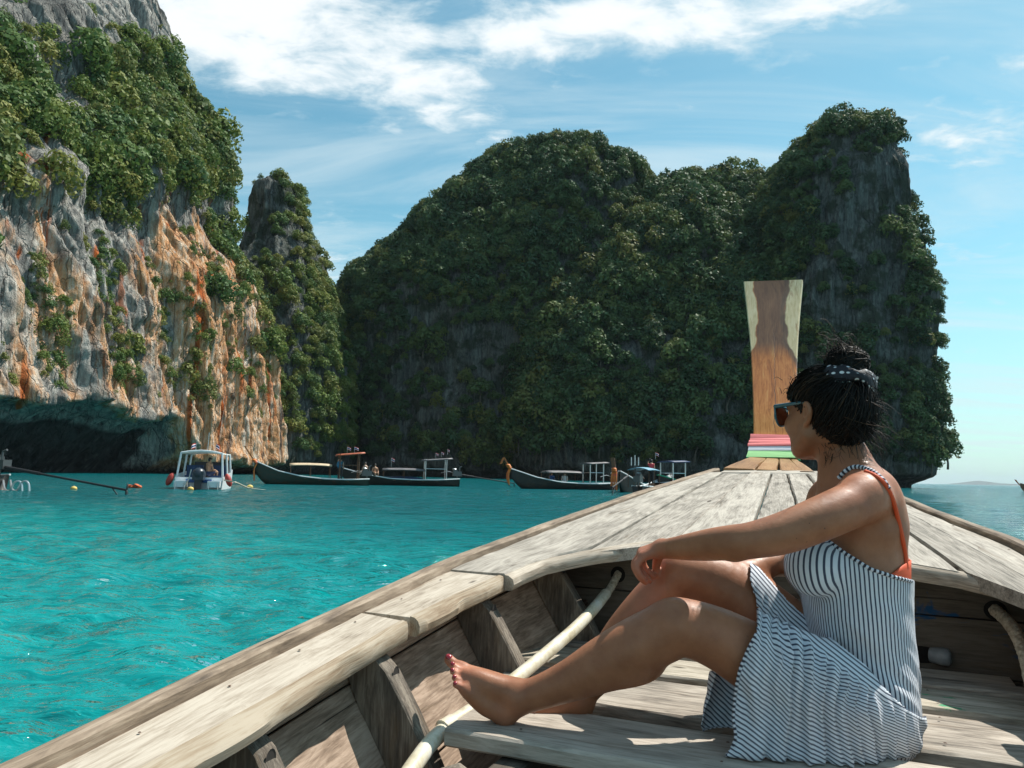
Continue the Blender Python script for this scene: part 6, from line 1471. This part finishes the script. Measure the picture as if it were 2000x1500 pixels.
def speedboat():
    Y = 40.; s = Y/F; o0 = wp(391, Y); R = np.array([1., .0, 0]); Fw = np.array([-.22, .975, 0]); R = np.array([Fw[1], -Fw[0], 0])
    e = empty('speedboat', o0, 0, 'white speedboat seen from the stern with canopy and dark outboard engine', 'boat')
    q = lambda x, f, z: o0+R*x+Fw*f+np.array([0, 0, z])
    W_ = material('gelcoat', lambda nt: {'Base Color': nt.mix(nt.noise(nt.pos(), 2.0, 3), (.68, .72, .74), (.80, .82, .82))}, (.75, .78, .8), .3)
    ts = np.linspace(0, 7.5, 16); hb = np.interp(ts, [0, 3, 5.5, 7, 7.5], [1.16, 1.2, .95, .35, .05]); V = []
    zt = np.interp(ts, [0, .6, .7, 7.5], [.62, .66, .78, 1.15])
    for t, h, z in zip(ts, hb, zt):
        for a in (-1, -.96, -.8, 0, .8, .96, 1): V.append(q(h*a, t, z if abs(a) == 1 else (-.05 if abs(a) > .9 else (-.2 if abs(a) > .5 else -.35))))
    obj('hull', np.array(V), [(i*7+j, i*7+j+1, (i+1)*7+j+1, (i+1)*7+j) for i in range(15) for j in range(6)]+[tuple(range(7))], W_, e, True, autos=40)
    mb = MB(); mb.box(q(0, 3.4, .30), (1.05, 3.3, .03), M=np.array([R, Fw, [0, 0, 1]]).T); mb.build('cockpit_floor', P_WHITE, e)
    mb = MB(); mb.box(q(0, -.03, .43), (.62, .05, .085), M=np.array([R, Fw, [0, 0, 1]]).T); mb.build('transom_stripe', flat('stripe_blue', (.02, .09, .28), .4), e)
    for sx in (-.80, .80):
        mb = MB(); mb.box(q(sx, -.28, .28), (.30, .28, .16), M=np.array([R, Fw, [0, 0, 1]]).T); mb.build('swim_platform', W_, e)
        mb = MB(); mb.tube(spline([q(sx-.2, -.58, .35), q(sx-.2, -.62, -.1), q(sx+.2, -.62, -.1), q(sx+.2, -.58, .35)], 12), .025, 6); mb.build('ladder', STEEL, e)
    V = []
    for t in np.linspace(.3, 3.6, 6):
        for a in np.linspace(-1, 1, 9): V.append(q(a*1.02, t, 1.98-.10*a*a))
    o = obj('canopy', np.array(V), grid_faces(6, 9), flat('canopy_white', (.74, .72, .66), .6), e); o.modifiers.new('t', 'SOLIDIFY').thickness = .07
    for t, lean in ((.35, .15), (2.0, 0), (3.4, 0)):
        for sx in (-1, 1): mb = MB(); mb.tube([q(sx*1.12, t-lean, .6), q(sx*1.0, t, 1.90)], .055, 8); mb.build('canopy_post', W_, e)
    mb = MB(); mb.tube([q(-1.0, .34, 1.88), q(-.5, .34, 1.97), q(0, .34, 2.0), q(.5, .34, 1.97), q(1.0, .34, 1.88)], .045, 8); mb.build('canopy_bow', W_, e)
    for sx in (-.62, .62):
        for t in (1.6, 2.8):
            mb = MB(); mb.box(q(sx, t, .62), (.32, .28, .09), M=np.array([R, Fw, [0, 0, 1]]).T); mb.box(q(sx, t+.28, .95), (.32, .06, .30), M=np.array([R, Fw, [0, 0, 1]]).T); mb.build('seat', flat('seat_navy', (.02, .05, .13), .6), e)
    mb = MB(); mb.box(q(0, 4.2, .95), (.9, .3, .5), M=np.array([R, Fw, [0, 0, 1]]).T); mb.build('console', flat('console_dark', (.03, .03, .035), .5), e)
    eng = empty('outboard_engine', (0, 0, 0), parent=e); eng.location = Vector(q(.05, -.4, .3))-Vector(o0)
    mb = MB(); mb.ball(q(.05, -.42, .78), (.33, .36, .34), 14, 10); mb.box(q(.05, -.42, .70), (.27, .30, .22), M=np.array([R, Fw, [0, 0, 1]]).T); mb.build('cowling', flat('cowling_dark', (.025, .035, .05), .35), eng)
    mb = MB(); mb.box(q(.05, -.42, .20), (.17, .20, .34), M=np.array([R, Fw, [0, 0, 1]]).T); mb.tube([q(.05, -.42, 0), q(.05, -.45, -.5)], .13, 10); mb.build('engine_leg', flat('leg_dark', (.02, .025, .035), .4), eng)
    mb = MB(); mb.tube([q(-.28, -.75, 1.02), q(-.36, -.72, .55), q(-.55, -.70, .05)], .03, 6); mb.build('stern_pole', STEEL, e)
    FEN = painted('fender_red', (.42, .045, .03), (.30, .04, .03))
    for sx, l in ((-1.38, 'left'), (1.42, 'right')):
        a = q(sx*.93, .1, .82); b = q(sx*1.10, .0, .18); 
        mb = MB(); mb.tube([a+(b-a)*t for t in np.linspace(0, 1, 8)], np.array([.05, .12, .15, .155, .155, .15, .12, .05]), 12); o = mb.build('fender', FEN, None); setp(o, 'red cylindrical fender hanging off the %s side of the speedboat' % l, 'fender', 'speedboat fenders')
    flag(e, q(-.45, 1.2, 1.98), .3, .26, .42, 2.2); flag(e, q(.55, 1.2, 1.98), .3, .26, .42, .5); mb = MB(); mb.tube([q(.1, 1.5, 1.98), q(.12, 1.5, 3.0)], .02, 6); mb.build('antenna', STEEL, e)
    person('person', q(.28, 1.25, .70), 'sit', math.radians(60), BSKIN, [('shorts', flat('shorts_navy', (.02, .03, .08)), 'shorts'), ('hair', HAIRB, 'hair')], 'bare-backed man sitting under the canopy of the speedboat', 'people on the moored boats')
    YB_ = painted('float_yellow', (.70, .48, .12), (.6, .4, .1))
    for px, py, lab in ((144, 956, 'orange-yellow mooring buoy floating left of the speedboat'), (372, 957, 'small yellow float at the stern of the speedboat'), (488, 953, 'yellow float on the mooring line right of the speedboat')):
        p = PZ(px, py, 0.); r = 5.5*p[1]/F; mb = MB(); mb.ball(p+np.array([0, 0, r*.3]), (r*1.1, r, r*.85), 14, 10); o = mb.build('buoy', YB_, None); setp(o, lab, 'buoy', 'mooring buoys')
        mb = MB(); mb.tube([p+np.array([0, 0, r*1.0]), p+np.array([0, 0, r*1.5])], r*.15, 6); mb.build('buoy_ring', STEEL, o, world=True)
    mb = MB(); mb.tube(spline([q(1.2, .2, .5), at(462, 943, 39), PZ(486, 953, .03), PZ(520, 958, -.02)], 24), .035, 6); o = mb.build('mooring_line', ROPE, None); setp(o, 'pale mooring line sagging from the speedboat to its yellow float', 'rope')
    # life vest afloat by the tip of the propeller shaft
    p = PZ(262, 953, 0.); e2 = empty('life_vest', p, 0, 'orange life vest floating at the tip of the propeller shaft', 'life vest'); OR_ = painted('vest_orange', (.72, .14, .03), (.6, .09, .02))
    for dx, dy, dz, r in ((-.22, 0, .06, (.17, .14, .11)), (.05, .06, .10, (.19, .14, .12)), (.26, 0, .05, (.14, .12, .10))): mb = MB(); mb.ball(p+np.array([dx, dy, dz]), r, 10, 7); mb.build('foam_panel', OR_, e2)
    mb = MB(); mb.tube([p+np.array([-.2, -.15, .10]), p+np.array([.05, -.12, .18]), p+np.array([.25, -.13, .08])], .025, 6); mb.build('strap', BLK, e2)
speedboat()
# ================================================================== thin sea air
def haze():
    mb = MB(); mb.box((0, 0, 63), (13000, 13000, 70)); m = bpy.data.materials.new('sea_haze'); m.use_nodes = True; t = m.node_tree; t.nodes.remove(t.nodes['Principled BSDF'])
    v = t.nodes.new('ShaderNodeVolumePrincipled'); v.inputs['Color'].default_value = (.78, .90, 1.0, 1); v.inputs['Density'].default_value = 5.5e-5; t.links.new(v.outputs[0], t.nodes['Material Output'].inputs['Volume'])
    o = mb.build('haze', m); setp(o, 'thin bluish sea haze over the bay', None, None, 'stuff')
haze()
